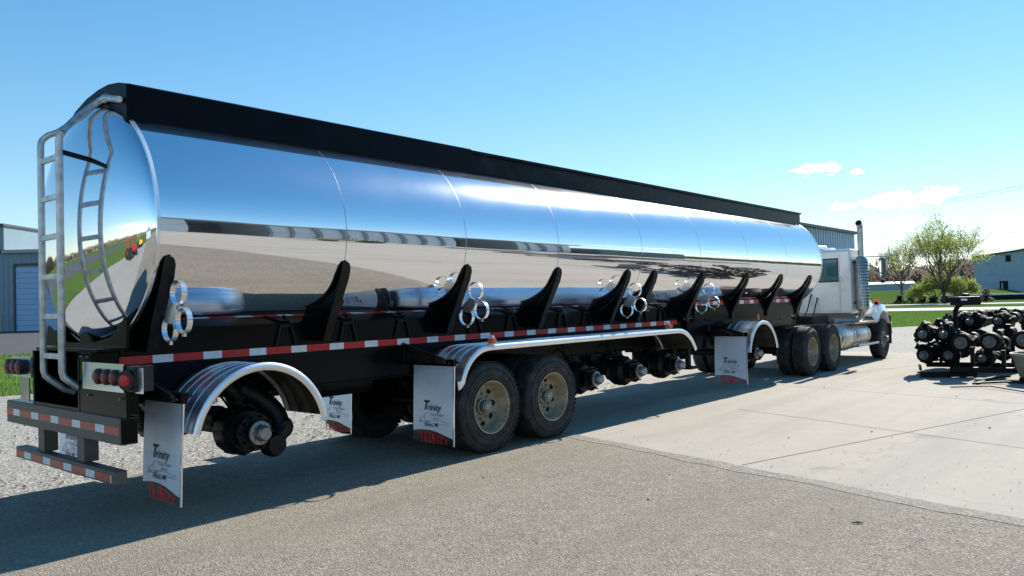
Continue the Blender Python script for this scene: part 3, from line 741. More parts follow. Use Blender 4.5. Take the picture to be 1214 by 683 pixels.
mb.build('hand_rail', M_galv, lad, smooth=50)
mb = MB(); mb.tube([(LX, -.385, 3.04), (-.13, -.385, 3.0)], .022, 8)
mb.build('ladder_bracket', M_blackd, lad)

# fenders
M_finn = mat('dark_brown_fender_underside', (.045, .036, .028), .5, .3, var=.4, vscale=6, bump=.1)  # underside sheet, much darker brown than the ribbed outer face
def fender(path, name='fender', y0=-1.275, y1=-.665):
    """path in (x,z) from rear to front; ribbed sheet with a rolled outer edge"""
    n = len(path); P = [Vector((x, 0, z)) for x, z in path]
    nor = []
    for i in range(n):
        d = (P[min(i+1, n-1)]-P[max(i-1, 0)]).normalized(); nor.append(Vector((-d.z, 0, d.x)))
    # cross profile: y offset, height off the sheet
    cr = [(y0+.004, -.055), (y0-.012, -.035), (y0-.014, -.008), (y0-.002, .012), (y0+.025, .016), (y0+.055, .002)]
    k = y0+.055
    for j in range(4):
        k += .105; cr += [(k, 0), (k+.004, .005), (k+.009, .005), (k+.013, 0)]
        k += .02
    cr += [(y1, 0), (y1+.012, -.012), (y1+.006, -.03)]
    v, f = [], []; m_ = len(cr)
    for i in range(n):
        for (y, h) in cr: q = P[i]+nor[i]*h; v.append((q.x, y, q.z))
    for i in range(n-1):
        for j in range(m_-1): f.append((i*m_+j, i*m_+j+1, (i+1)*m_+j+1, (i+1)*m_+j))
    o = MB().add(v, f).build(name, M_fend, T, smooth=50)
    if name == 'fender' and y0 < 0 and n < 35:
        e = MB(); e.strip([P[i]+nor[i]*-.012+Vector((0, y1-.05, 0)) for i in range(n//2, n)], (0, .05, 0)); e.build('inner_edge', M_stack, o, smooth=60)
    inn = [(y0+.03, -.006), (y0+.2, -.006), (y0+.22, -.012), (y0+.24, -.006), (y0+.4, -.006), (y0+.42, -.012), (y0+.44, -.006), (y1-.004, -.006)]; v, f = [], []; m_ = len(inn)
    for i in range(n):
        for (y, h) in inn: q = P[i]+nor[i]*h; v.append((q.x, y, q.z))
    for i in range(n-1):
        for j in range(m_-1): f.append((i*m_+j, i*m_+j+1, (i+1)*m_+j+1, (i+1)*m_+j))
    MB().add(v, f).build('underside', M_finn, o, smooth=50)
    return o
def arcp(cx, cz, r, a0, a1, n=28): return [(cx-r*math.cos(R(a0+(a1-a0)*i/n)), cz+r*math.sin(R(a0+(a1-a0)*i/n))) for i in range(n+1)]
f1 = fender(arcp(.93, .575, .655, 12, 168)); f1['label'] = 'short half round fender over the rear bare hub'
f2 = fender([(3.37, .86)]+arcp(3.87, .72, .50, 8, 88, 14)+[(3.9+.2*i, 1.222) for i in range(0, 22)]+arcp(8.3, .55, .67, 92, 150, 16)); f2['label'] = 'long flat topped fender over the mounted wheels'
f3 = fender(arcp(11.6, .58, .665, 10, 168)); f3['label'] = 'half round fender over the front bare hub'
for path in (arcp(.93, .575, .655, 12, 168), [(3.37, .86)]+arcp(3.87, .72, .50, 8, 88, 14)+[(3.9+.2*i, 1.222) for i in range(0, 22)]+arcp(8.3, .55, .67, 92, 150, 16), arcp(11.6, .58, .665, 10, 168)):
    fender(path, 'fender', .665, 1.275)
def fstay(x, z, fo):
    mb = MB()
    for k in range(3): mb.lathe([(0, .028), (.10, .028)], (x-.04, -1.18+k*.10, z), (0, 1, 0), 12)
    mb.tube([(x, -1.2, z), (x, -.6, z)], .02, 10); mb.build('fender_stay', M_rubberb, fo)
fstay(.30, 1.02, f1); fstay(3.40, 1.06, f2); fstay(11.0, 1.03, f3)
def marker(x, z, fo, y=-1.30):
    mb = MB(); mb.box(x-.006, x+.03, y-.02, y+.045, z-.05, z+.09); mk = mb.build('side_marker', M_flap, fo)
    mb = MB(); mb.lathe([(0, .034), (.018, .032), (.024, 0)], (x-.006, y+.01, z+.03), (-1, 0, 0), 18); mb.build('lens', M_amber, mk, smooth=60)
    mb = MB(); mb.lathe([(0, .034), (.018, .032), (.024, 0)], (x+.012, y-.02, z+.03), (0, -1, 0), 18); mb.build('lens', M_amber, mk, smooth=60)
marker(3.86, 1.245, f2); marker(8.1, 1.25, f2, -1.2)
mb = MB(); mb.lathe([(0, .03), (.1, .03), (.12, .02)], (11.7, -1.12, 1.26), (0, 0, 1), 12); mb.build('side_marker', M_amber, f3)

# mud flaps
def serif_word(word, h, w, gap):
    """heavy serif capitals made of bars, in local (x, y)"""
    mb = MB(); x = 0; s = h*.2; t = h*.1
    def V(xc, a=0, b=1): mb.box(xc-s/2, xc+s/2, a*h, b*h, 0, .001)
    def Hh(xa, xb, y, th=t): mb.box(xa, xb, y*h, y*h+th, 0.0002, .0012)
    def D(a, b, c, d, th=s): mb.bar((a, b*h, .0006), (c, d*h, .0006), th, .0014, (0, 0, 1))
    for ch in word:
        c = x+w/2
        if ch == 'T': V(c); Hh(x, x+w, .9); Hh(x, x+t, .72, h*.18); Hh(x+w-t, x+w, .72, h*.18); Hh(c-w*.28, c+w*.28, 0)
        elif ch == 'I': V(c); Hh(c-w*.26, c+w*.26, 0); Hh(c-w*.26, c+w*.26, .9)
        elif ch == 'N': V(x+w*.2); V(x+w*.82); D(x+w*.15, 1, x+w*.85, 0); Hh(x-.0, x+w*.35, 0); Hh(x-.02*w, x+w*.3, .9); Hh(x+w*.65, x+w, .9)
        elif ch == 'R':
            V(x+w*.25); Hh(x, x+w*.45, 0); Hh(x, x+w*.75, .9); Hh(x+w*.3, x+w*.75, .45); mb.box(x+w*.66, x+w*.66+s, .5*h, .92*h, 0.0004, .0014)
            D(x+w*.45, .48, x+w*.92, .03); Hh(x+w*.75, x+w*1.05, 0)
        elif ch == 'Y': V(c, 0, .5); D(c, .45, x+w*.08, 1); D(c, .45, x+w*.92, 1, s*.7); Hh(c-w*.28, c+w*.28, 0); Hh(x-.05*w, x+w*.3, .92); Hh(x+w*.7, x+w*1.05, .92)
        x += w*(.75 if ch == 'I' else 1)+gap
    return mb.v, mb.f, x-gap
def flap(x, yl, yr, zt, zb, label):
    """a polished plate flap facing backwards (-x); yl is its left edge seen from behind"""
    w = yl-yr; H = zt-zb; sgn = 1
    def curve(z): t = (zt-z)/H; return x-.012*math.sin(t*PI)-.035*t*t
    zc_ = zb+H*.155
    def lowz(t): return zc_+.028*math.sin(PI*min(1, t*1.15))-.055*t*t
    v, f = [], []; nu, nv = 12, 14
    for side in (0, 1):
        for i in range(nu+1):
            t = i/nu; y = yl-w*t
            for j in range(nv+1):
                z = zt+(lowz(t)-zt)*j/nv; v.append((curve(z)+side*.005, y, z))
    q = (nu+1)*(nv+1)
    for i in range(nu):
        for j in range(nv):
            a = i*(nv+1)+j; f += [(a, a+1, a+nv+2, a+nv+1), (q+a, q+a+nv+1, q+a+nv+2, q+a+1)]
    for j in range(nv): f += [(j, j+q, j+1+q, j+1), (nu*(nv+1)+j, nu*(nv+1)+j+1, nu*(nv+1)+j+1+q, nu*(nv+1)+j+q)]
    for i in range(nu):
        a = i*(nv+1)+nv; c = a+nv+1; f.append((a, a+q, c+q, c)); a = i*(nv+1); c = a+nv+1; f.append((a, c, c+q, a+q))
    o = MB().add(v, f).build('mud_flap', M_flap, T, smooth=40); o['label'] = label
    mb = MB(); pts = [(curve(zt+(zb-zt)*i/12)-.003, yr-.004, zt+(zb-zt)*i/12) for i in range(13)]
    mb.add([(px, py, pz) for px, py, pz in pts]+[(px, py+.016, pz) for px, py, pz in pts]+[(px+.014, py+.016, pz) for px, py, pz in pts]+[(px+.014, py, pz) for px, py, pz in pts],
           [(i+a*13, i+1+a*13, i+1+((a+1) % 4)*13, i+((a+1) % 4)*13) for i in range(12) for a in range(4)])
    mb.build('edge_strip', M_chrome, o)
    # clear lower panel that carries the red word
    mb = MB(); nn = 10; v = [(curve(lowz(i/nn))+.001, yl-w*i/nn, lowz(i/nn)+.01) for i in range(nn+1)]+[(curve(zb)+.001, yl-w*i/nn, zb+.02) for i in range(nn+1)]
    mb.add(v, [(i, i+1, nn+2+i, nn+1+i) for i in range(nn)]); mb.build('clear_skirt', M_clear, o)
    def put(vs_, fs, y_at, z_at, m_, sc=1., off=.006, name='lettering', tilt=0.):
        mbx = MB(); vv = []
        for p in vs_:
            px = p[0]*sc; pz = p[1]*sc; y = y_at-px; z = z_at+pz-tilt*px; vv.append((curve(z)-off, y, z))
        mbx.add(vv, fs); mbx.build(name, m_, o, smooth=0)
    va, fa_, wa = mesh_text('T', 1., shear=.30, bold=.03); put(va, fa_, yl-w*.24, zb+H*.435, M_ink, .14*w/.62)
    va, fa_, wa = mesh_text('rinity', 1., shear=.30, bold=.012); put(va, fa_, yl-w*.24-.068*w/.62, zb+H*.43, M_ink, .22*w/.62/wa)
    va, fa_, wa = mesh_text('Truck & Trailer', 1., shear=.2, bold=.005); put(va, fa_, yl-w*.42, zb+H*.36, M_inkb, .20*w/.62/wa, .0058)
    va, fa_, wa = mesh_text('Service', 1., shear=.2, bold=.005); put(va, fa_, yl-w*.50, zb+H*.318, M_inkb, .10*w/.62/wa, .0058)
    va, fa_, wa = mesh_text('Ithaca, MI', 1., shear=.12, bold=.012); put(va, fa_, yl-w*.28, zb+H*.225, M_ink, .215*w/.62/wa, .006)
    # outline drawing of a lorry and tank trailer behind the words
    mbx = MB()
    def ln(pts, t=.0026):
        for (a, b_), (c, d_) in zip(pts, pts[1:]):
            A = Vector((0, yl-w*a, zb+H*b_)); B = Vector((0, yl-w*c, zb+H*d_)); A.x = curve(A.z)-.0062; B.x = curve(B.z)-.0062
            mbx.bar(A, B, t, .001, (1, 0, 0))
    ln([(.15, .285), (.17, .32), (.21, .325), (.24, .345), (.28, .35), (.30, .385), (.36, .395), (.60, .39), (.80, .385)])
    ln([(.30, .385), (.29, .33), (.31, .29), (.38, .285), (.42, .305), (.70, .30), (.92, .285)])
    ln([(.15, .285), (.22, .27), (.30, .275), (.45, .268), (.90, .26)])
    for cx, cz in ((.2, .285), (.36, .282)):
        ln([(cx+.035*math.cos(t*PI/5), cz+.016*math.sin(t*PI/5)) for t in range(11)], .003)
    mbx.build('line_drawing', M_inkb, o, smooth=0)
    sv, sf, sw = serif_word('TRINITY', .085, .075, .012)
    k = .70*w/sw
    mbx = MB(); vv = []
    for p in sv:
        y = yl-w*.17-p[0]*k; t = (yl-y)/w; z = zb+.012+(lowz(t)-.02-(zb+.012))*(p[1]/.085); vv.append((curve(z)-.004-p[2], y, z))
    mbx.add(vv, sf); mbx.build('red_lettering', M_inkr, o, smooth=0)
    # hanger
    mb = MB(); mb.box(x-.02, x+.03, yr-.005, yl+.10, zt+.003, zt+.075)
    s_ = 1 if yl > 0 else -1
    mb.box(x-.03, x+.05, min(yl, yl+.3*-s_ if s_ > 0 else yl), max(yl, yl+.25), zt+.0, zt+.13)
    hg = mb.build('hanger', M_black, o)
    mb = MB()
    for i in range(4): mb.lathe([(0, .009), (.008, .007)], (x-.021, yl-w*(.08+.28*i), zt+.035), (-1, 0, 0), 8)
    mb.build('bolt', M_hub, hg)
    return o
flap(.20, -.62, -1.275, .965, .155, 'near side flap just behind the rear fender')
flap(3.24, -.66, -1.30, 1.03, .165, 'near side flap behind the mounted wheels')
flap(10.83, -.64, -1.275, .99, .125, 'near side flap behind the front fender')
flap(.22, 1.25, .62, .93, .15, 'far side flap seen through the bumper uprights')
flap(3.30, 1.16, .53, .92, .14, 'far side flap seen between fender and wheels')
# slanted brackets over the flaps
for x, z in ((.12, 1.0), (3.12, 1.08), (10.7, 1.02)):
    mb = MB(); mb.prism([(-.63, z+.18), (-.64, z+.19), (-1.27, z+.03), (-1.27, z-.01), (-.63, z-.02)], 'x', x-.006, x+.02); mb.bar((x-.01, -.62, z+.2), (x-.01, -1.28, z+.035), .03, .02); mb.build('flap_bracket', M_blackd, T)
mb = MB(); mb.box(3.12, 3.2, -.64, -.6205, 1.06, 1.24); mb.build('sticker_plate', M_stack, T)

# wheels
def tyre_mb(w=.27, r=.52):
    h = w/2; pr = [(-h+.02, r*.57), (-h+.0, r*.62), (-h-.008, r*.76), (-h+.004, r*.90), (-h+.02, r*.955), (-h+.035, r*.985)]
    tread = []
    xs_ = -h+.05
    for i in range(4):
        a = -h+.045+i*(w-.09)/4; b_ = a+(w-.09)/4
        tread += [(a+.006, r), (b_-.006, r), (b_-.004, r-.014), (b_+.004, r-.014)]
    pr += tread[:-2]+[(h-.035, r*.985), (h-.02, r*.955), (h-.004, r*.90), (h+.008, r*.76), (h, r*.62), (h-.02, r*.57)]
    mb = MB(); mb.lathe(pr, (0, 0, 0), (0, 1, 0), 64, closed=True)
    for sx in (-1, 1):
        for rr_ in (.70, .84): mb.lathe([(sx*(h+.002), r*rr_), (sx*(h+.011), r*(rr_+.006)), (sx*(h+.002), r*(rr_+.014))], (0, 0, 0), (0, 1, 0), 64, closed=True)
    for k in range(56):
        t = 2*PI*k/56; c_, s_ = math.cos(t), math.sin(t)
        for sx in (-1, 1):
            y = sx*(h-.03); mb.obox((c_*(r-.004), y, s_*(r-.004)), (c_*.005, 0, s_*.005), (0, .014, 0), (-s_*.019, 0, c_*.019))
    return mb
def wheel(mrim, side, dual=True, steer=False):
    """local wheel, axis y, outer face towards side*y. disc set deep for outer duals"""
    s = side; h = .135; r = .52
    mb = MB()
    dd_ = .035 if steer else -.0      # disc plane offset from wheel centre towards the outer side
    if steer: pr = [(s*-h*.9, .30), (s*-h*.9, .285), (s*-.05, .27), (s*.05, .265), (s*.075, .24), (s*.11, .20), (s*.12, .15), (s*.115, .09)]
    else: pr = [(s*(h+.004), .305), (s*(h+.004), .290), (s*(h-.02), .283), (s*(h-.05), .272), (s*.03, .262), (s*-.015, .25), (s*-.035, .225), (s*-.042, .19), (s*-.038, .12), (s*-.03, .09)]
    mb.lathe(pr, (0, 0, 0), (0, 1, 0), 48, cap=False); mb.lathe([(s*-h, .30), (s*-.03, .27), (s*h*.9, .288)], (0, 0, 0), (0, 1, 0), 40, cap=False); mb.lathe([(pr[-1][0], .09), (pr[-1][0]+s*.001, 0)], (0, 0, 0), (0, 1, 0), 24, cap=False)
    o = mb.build('wheel', mrim, None, smooth=40)
    ty = tyre_mb().build('tyre', M_rubber, None, smooth=35); ty.parent = o
    hb = MB(); y0 = s*.115 if steer else s*-.036
    hb.lathe([(y0, .088), (y0+s*.03, .086), (y0+s*.035, .072), (y0+s*.095, .070), (y0+s*.10, .062), (y0+s*.115, .058), (y0+s*.117, 0)], (0, 0, 0), (0, 1, 0), 28)
    for k in range(8): t = 2*PI*k/8; hb.lathe([(y0+s*.115, .007), (y0+s*.125, .007)], (math.cos(t)*.045, 0, math.sin(t)*.045), (0, 1, 0), 6)
    hb = hb.build('hub', M_hub, None, smooth=40); hb.parent = o
    nt_ = MB()
    for k in range(10): t = 2*PI*(k+.5)/10; nt_.lathe([(y0-s*.004, .016), (y0+s*.035, .014)], (math.cos(t)*.142, 0, math.sin(t)*.142), (0, 1, 0), 6)
    nt_ = nt_.build('wheel_nut', M_rimg, None); nt_.parent = o
    for k in range(8):
        t = 2*PI*(k+.25)/8; c_, s_ = math.cos(t), math.sin(t); n = 14; v = []; hh = MB()
        for i in range(n):
            a = 2*PI*i/n; rad = .203+.026*math.cos(a); tan = .036*math.sin(a)
            yy = (s*(-.0365)) if not steer else s*.108
            yy += s*.0035*(rad-.19)/.02*(1 if not steer else -1)
            v.append((c_*rad-s_*tan, yy+s*.004, s_*rad+c_*tan))
        hh.add(v, [tuple(range(n))])
        hh = hh.build('hand_hole', M_hole, None, smooth=0); hh.parent = o
    if dual:
        ty2 = tyre_mb().build('tyre', M_rubber, None, smooth=35); ty2.parent = o; ty2.location = (0, -s*.345, 0)
        mb = MB(); mb.lathe([(s*-.48, .30), (s*-.46, .275), (s*-.25, .265), (s*-.21, .30)], (0, 0, 0), (0, 1, 0), 36); mb.lathe([(s*-.48, .2), (s*-.1, .2)], (0, 0, 0), (0, 1, 0), 24)
        ir = mb.build('inner_rim', M_under, None); ir.parent = o
    return o
WN = wheel(M_rim, -1); WN.parent = T; WN.location = Vector((3.85, -1.155, .52))-T.location
WF = wheel(M_rim, 1); WF.parent = T; WF.location = Vector((3.85, 1.155, .52))-T.location
w2 = copy_tree(WN, T, Vector((5.0, -1.155, .52))-T.location); w2.rotation_euler.y = .5; WN.rotation_euler.y = .1
w2b = copy_tree(WF, T, Vector((5.0, 1.155, .52))-T.location)

# axles with bare hubs
def axle_parts(mb, hubs, sides=(-1, 1), half=1.2):
    mb.tube([(0, -half+.25, 0), (0, half-.25, 0)], .065, 14)
    for s in sides:
        mb.lathe([(s*(half-.52), .07), (s*(half-.50), .20), (s*(half-.47), .215), (s*(half-.30), .215), (s*(half-.28), .20), (s*(half-.24), .18), (s*(half-.235), .12), (s*(half-.16), .115), (s*(half-.155), .165), (s*(half-.13), .168), (s*(half-.125), .095), (s*(half-.05), .09)], (0, 0, 0), (0, 1, 0), 36)
        for k in range(12): t = 2*PI*k/12; mb.obox((math.cos(t)*.218, s*(half-.38), math.sin(t)*.218), (math.cos(t)*.008, 0, math.sin(t)*.008), (0, .07, 0), (-math.sin(t)*.016, 0, math.cos(t)*.016))
        for k in range(10):
            t = 2*PI*k/10; mb.lathe([(s*(half-.13), .012), (s*(half-.07), .011)], (math.cos(t)*.142, 0, math.sin(t)*.142), (0, 1, 0), 8)
        mb.tube([(-.12, s*(half-.75), .12), (-.12, s*(half-.52), .14)], .085, 16)
        hubmb = hubs[(s+1)//2]
        hubmb.lathe([(s*(half-.075), .09), (s*(half-.07), .104), (s*(half-.045), .104), (s*(half-.04), .072), (s*(half+.02), .068), (s*(half+.035), .058), (s*(half+.045), .052), (s*(half+.047), 0)], (0, 0, 0), (0, 1, 0), 28)
        for k in range(8): t = 2*PI*k/8; hubmb.lathe([(s*(half-.035), .007), (s*(half-.022), .007)], (math.cos(t)*.077, 0, math.sin(t)*.077), (0, 1, 0), 6)
def suspension(mb):
    for s in (-1, 1):
        mb.bar((0, s*.52, -.02), (-.38, s*.52, .36), .10, .12); mb.lathe([(-.07, .07), (.07, .07)], (0, s*.52, -.02), (0, 1, 0), 12)
        mb.tube(smooth_path([(.12, s*.5, -.10), (.28, s*.55, -.08), (.38, s*.55, .05), (.34, s*.52, .24), (.2, s*.5, .36)], 5), .085, 14)
        mb.box(-.46, -.30, s*.52-.09, s*.52+.09, .2, .5)
        mb.lathe([(0, .10), (.03, .13), (.08, .115), (.12, .13), (.18, .10)], (.2, s*.5, .16), (0, 0, 1), 18)
        mb.tube([(.06, s*.62, .05), (.1, s*.7, .3), (.0, s*.66, .52)], .012, 6)
        mb.tube([(-.06, s*.9, .10), (-.16, s*.72, .36), (-.1, s*.5, .5)], .010, 6)
a = MB(); hbm = [MB(), MB()]; axle_parts(a, hbm); suspension(a)
ax0 = a.build('axle', M_under, None, smooth=35)
for h_ in hbm: h_.build('hub', M_hub, None, smooth=40).parent = ax0
ax0.parent = T
ax0.location = Vector((.96, 0, .62))-T.location
for x, z in ((6.17, .63), (7.31, .645), (8.50, .65), (11.55, .64)):
    c = copy_tree(ax0, T, Vector((x, 0, z))-T.location); c.rotation_euler.y = random.uniform(-.1, .1)
a = MB()
for x in (3.85, 5.0):
    a.tube([(x, -.8, .52), (x, .8, .52)], .07, 12); a.lathe([(-.5, .2), (-.3, .2)], (x, -.2, .52), (0, 1, 0), 16); a.lathe([(.5, .2), (.3, .2)], (x, .2, .52), (0, 1, 0), 16)
    for s in (-1, 1): a.bar((x, s*.45, .5), (x-.4, s*.45, .95), .1, .12); a.lathe([(0, .12), (.1, .13), (.2, .11)], (x+.25, s*.45, .62), (0, 0, 1), 14)
a.build('axle', M_under, T)
# big knuckle on the rear axle end, air tanks, lines
a = MB()
a.tube(smooth_path([(1.06, -.70, .98), (1.20, -.80, .86), (1.30, -.87, .72), (1.30, -.92, .58), (1.20, -.95, .50)]), .095, 20); a.lathe([(0, .07), (.04, .10), (.1, .10), (.14, .06)], (1.33, -1.0, .60), (0, 1, 0), 14)
a.lathe([(0, .09), (.05, .115), (.12, .115), (.16, .08)], (1.2, -1.05, .47), (0, 1, 0), 20)
a.tube(smooth_path([(.80, -.6, 1.15), (.98, -.68, .95), (1.0, -.74, .78)]), .09, 16)
a.build('steering_arm', M_under, T)
a = MB()
for x0_, x1_, y, z in ((1.9, 2.7, .2, .9), (2.2, 2.9, -.25, .88), (5.7, 6.6, 0, .95), (9.3, 10.2, -.2, .95), (9.4, 10.4, .35, .9)):
    a = MB(); a.lathe([(x0_, .0), (x0_, .1), (x0_+.05, .14), (x1_-.05, .14), (x1_, .1), (x1_, 0)], (0, y, z), (1, 0, 0), 18); a.build('air_tank', M_blackd, T)
rnd = random.Random(9)
for i in range(34):
    a = MB(); x = rnd.uniform(3.0, 12.5); y = rnd.uniform(-.5, .7); z = rnd.uniform(.75, 1.05); a.box(x, x+rnd.uniform(.05, .25), y, y+rnd.uniform(.04, .2), z, 1.26); a.build('valve_gear', M_under, T)
for i in range(22):
    a = MB(); x = rnd.uniform(3.0, 12.5); y = rnd.uniform(-.55, -.2); a.tube([(x, y, 1.2), (x+rnd.uniform(-.1, .2), y-.05, .95), (x+rnd.uniform(0, .4), y, .85), (x+rnd.uniform(.3, .6), y, 1.15)], .011, 6); a.build('air_line', M_under, T)
a = MB(); a.box(9.0, 11.0, -.56, -.50, 1.0, 1.28); a.box(9.0, 14.8, -.6, .6, 1.05, 1.20); a.box(12.9, 14.4, -.55, .55, .98, 1.06)
a.prism([(9.7, 1.31), (10.5, 1.31), (10.3, 1.10), (9.7, .98)], 'y', -.68, -.62)
a.tube([(10.4, -1.2, 1.05), (10.6, -.8, 1.2), (11, -.7, 1.2)], .02, 8)
a.build('upper_coupler', M_black, T)
mb = MB(); mb.box(9.2, 9.26, -.645, -.6205, 1.12, 1.26); mb.build('sticker_plate', M_stack, T)
for sy in (-1, 1):
    a = MB(); a.box(9.9, 9.98, sy*.55-.04, sy*.55+.04, .5, 1.05); a.box(9.8, 10.06, sy*.55-.12, sy*.55+.12, .45, .499); a.build('landing_leg', M_blackd, T)
mb = MB(); mb.box(7.9, 8.5, .2, .7, .46, .52); mb.build('air_tank', mat('dark_red_primer', (.12, .015, .015), .6), T)

# ================================================================== the road tractor
K = thing('road_tractor', (17.5, 0, 0), 'white day cab truck with a tall chrome exhaust stack pulling the trailer', 'truck')
c = MB()
cx0, cx1 = 17.32, 18.22
c.prism([(cx0, 1.24), (cx0, 2.76), (cx0+.06, 2.84), (cx1-.10, 2.84), (cx1, 2.74), (cx1+.30, 2.02), (cx1+.42, 1.9), (cx1+.42, 1.24)], 'y', -1.12, 1.12)
cab = c.build('cab', M_cab, K, smooth=25, bevel=.035)
mb = MB(); mb.box(cx0-.012, cx0-.002, -1.07, -.86, 1.27, 2.70)
for y in (-.86, -.862): mb.box(cx0-.016, cx0-.002, y-.004, y+.004, 1.27, 2.72)
mb.box(cx0-.02, cx0-.002, -1.10, 1.10, 2.70, 2.715); mb.box(cx0-.02, cx0-.002, -1.08, -.62, 1.30, 1.325)
mb.build('cab_seam', M_cab, cab)
for y0, y1 in ((-.80, -.36), (.36, .80)):
    mb = MB(); mb.box(cx0-.016, cx0-.003, y0-.03, y1+.03, 2.03, 2.62); wf = mb.build('rear_window', M_seal, cab, bevel=.02)
    mb = MB(); mb.box(cx0-.022, cx0-.0165, y0, y1, 2.06, 2.59); mb.build('pane', M_glass, wf, bevel=.015)
mb = MB(); mb.lathe([(0, .062), (.012, .058), (.013, .04), (.006, .036), (.006, 0)], (cx0-.001, -.885, 2.09), (-1, 0, 0), 24); mb.build('round_vent', M_stack, cab)
mb = MB()
for s_ in (-1, 1): mb.box(cx0+.28, cx1+.05, s_*1.121-.004, s_*1.121+.004, 1.95, 2.6)
mb.build('side_window', M_glass, cab)
mb = MB(); mb.add([(cx1+.03, -1.0, 2.70), (cx1+.03, 1.0, 2.70), (cx1+.31, 1.0, 2.06), (cx1+.31, -1.0, 2.06)], [(0, 1, 2, 3)]); mb.build('windshield', M_glass, cab)
mb = MB()
for y in (-.55, -.28, 0, .28, .55): mb.lathe([(0, .05), (.03, .045), (.05, .03), (.055, 0)], (cx0+.32, y, 2.84), (0, 0, 1), 12)
mb.box(cx0+.15, cx0+.5, -.62, -.42, 2.841, 2.90); mb.lathe([(-.3, .04), (.3, .05)], (cx0+.4, -.3, 2.93), (1, 0, 0), 12)
mb.build('roof_horn', M_chrome, cab)
# hood
h = MB()
sec = [(18.60, .98, 1.98, .95), (18.9, .92, 1.92, .9), (19.6, .82, 1.80, .85), (20.3, .72, 1.66, .8), (20.72, .66, 1.58, .8)]
v, f = [], []
for x, w, zt, zb in sec:
    for y, z in ((-w, zb), (-w, zt-.30), (-w*.93, zt-.10), (-w*.70, zt), (0, zt+.04), (w*.70, zt), (w*.93, zt-.10), (w, zt-.30), (w, zb)): v.append((x, y, z))
n = 9
for i in range(len(sec)-1):
    for k in range(n-1): f.append((i*n+k, i*n+k+1, (i+1)*n+k+1, (i+1)*n+k))
f.append(tuple(range(n))); f.append(tuple((len(sec)-1)*n+k for k in range(n)))
hood = h.add(v, f).build('hood', M_hood, K, smooth=50)
mb = MB(); mb.box(20.73, 20.78, -.6, .6, .9, 1.5); mb.build('grille', M_chrome, hood)
mb = MB(); mb.box(20.6, 20.95, -.98, .98, .45, .78); mb.build('bumper', M_chrome, K, bevel=.03)
for s_ in (-1, 1):
    v, f = [], []; n = 20
    outl = [(18.62, 1.12), (18.80, 1.36)]+[(19.5-.72*math.cos(R(35+i*8.5)), .66+.78*math.sin(R(35+i*8.5))) for i in range(14)]+[(20.38, .95), (20.42, .62)]
    inn = [(18.86, .95), (18.93, 1.08)]+[(19.5-.60*math.cos(R(35+i*8.5)), .60+.66*math.sin(R(35+i*8.5))) for i in range(14)]+[(20.18, .85), (20.22, .62)]
    m_ = len(outl); yo, yi = s_*1.26, s_*.62
    for (x, z) in outl: v.append((x, yo-s_*.05, z)); v.append((x, yi, z+.03))
    for (x, z) in inn: v.append((x, yo, z))
    for (x, z) in inn: v.append((x, yi, z))
    for i in range(m_-1):
        f.append((2*i, 2*i+1, 2*i+3, 2*i+2)); f.append((2*m_+i, 2*i, 2*i+2, 2*m_+i+1)); f.append((3*m_+i, 2*m_+i, 2*m_+i+1, 3*m_+i+1))
    fd = MB().add(v, f).build('front_fender', M_hood, K, smooth=45)
    mb = MB(); mb.lathe([(0, .06), (.05, .06), (.06, .045)], (19.42, s_*1.12, 1.46), (-1, 0, 0), 16); mb.box(19.36, 19.52, s_*1.12-.08, s_*1.12+.08, 1.43, 1.56); mk = mb.build('marker_lamp', mat('orange_red_lens', (.62, .05, .015), .25, coat=.6), fd)
    mb = MB(); mb.box(20.10, 20.13, min(s_*.62, s_*1.265), max(s_*.62, s_*1.265), .36, 1.12); mb.build('splash_guard', M_rubberb, fd)
    mb = MB(); mb.box(20.45, 20.7, min(s_*.68, s_*.92), max(s_*.68, s_*.92), .9, 1.25); mb.build('headlight', M_chrome, fd, bevel=.03)
    # mirror and its arms
    mb = MB(); mb.tube([(18.30, s_*1.12, 2.66), (18.5, s_*1.62, 2.66)], .014, 8); mb.tube([(18.30, s_*1.12, 2.60), (18.5, s_*1.50, 2.60), (18.5, s_*1.50, 2.50)], .010, 8); mb.tube([(18.34, s_*1.12, 2.58), (18.45, s_*1.3, 2.35), (18.5, s_*1.5, 2.08)], .010, 8)
    ar = mb.build('mirror_arm', M_stack, K)
    mb = MB(); mb.box(18.47, 18.57, min(s_*1.46, s_*1.62), max(s_*1.46, s_*1.62), 2.12, 2.62); mi = mb.build('mirror', M_mirror, ar, bevel=.03)
    mb = MB(); mb.box(18.48, 18.55, min(s_*1.48, s_*1.58), max(s_*1.48, s_*1.58), 1.98, 2.08); mb.build('convex_mirror', M_seal, mi, bevel=.02)
    mb = MB(); mb.box(18.464, 18.469, min(s_*1.475, s_*1.605), max(s_*1.475, s_*1.605), 2.14, 2.60); mb.build('mirror_glass', M_glass, mi)
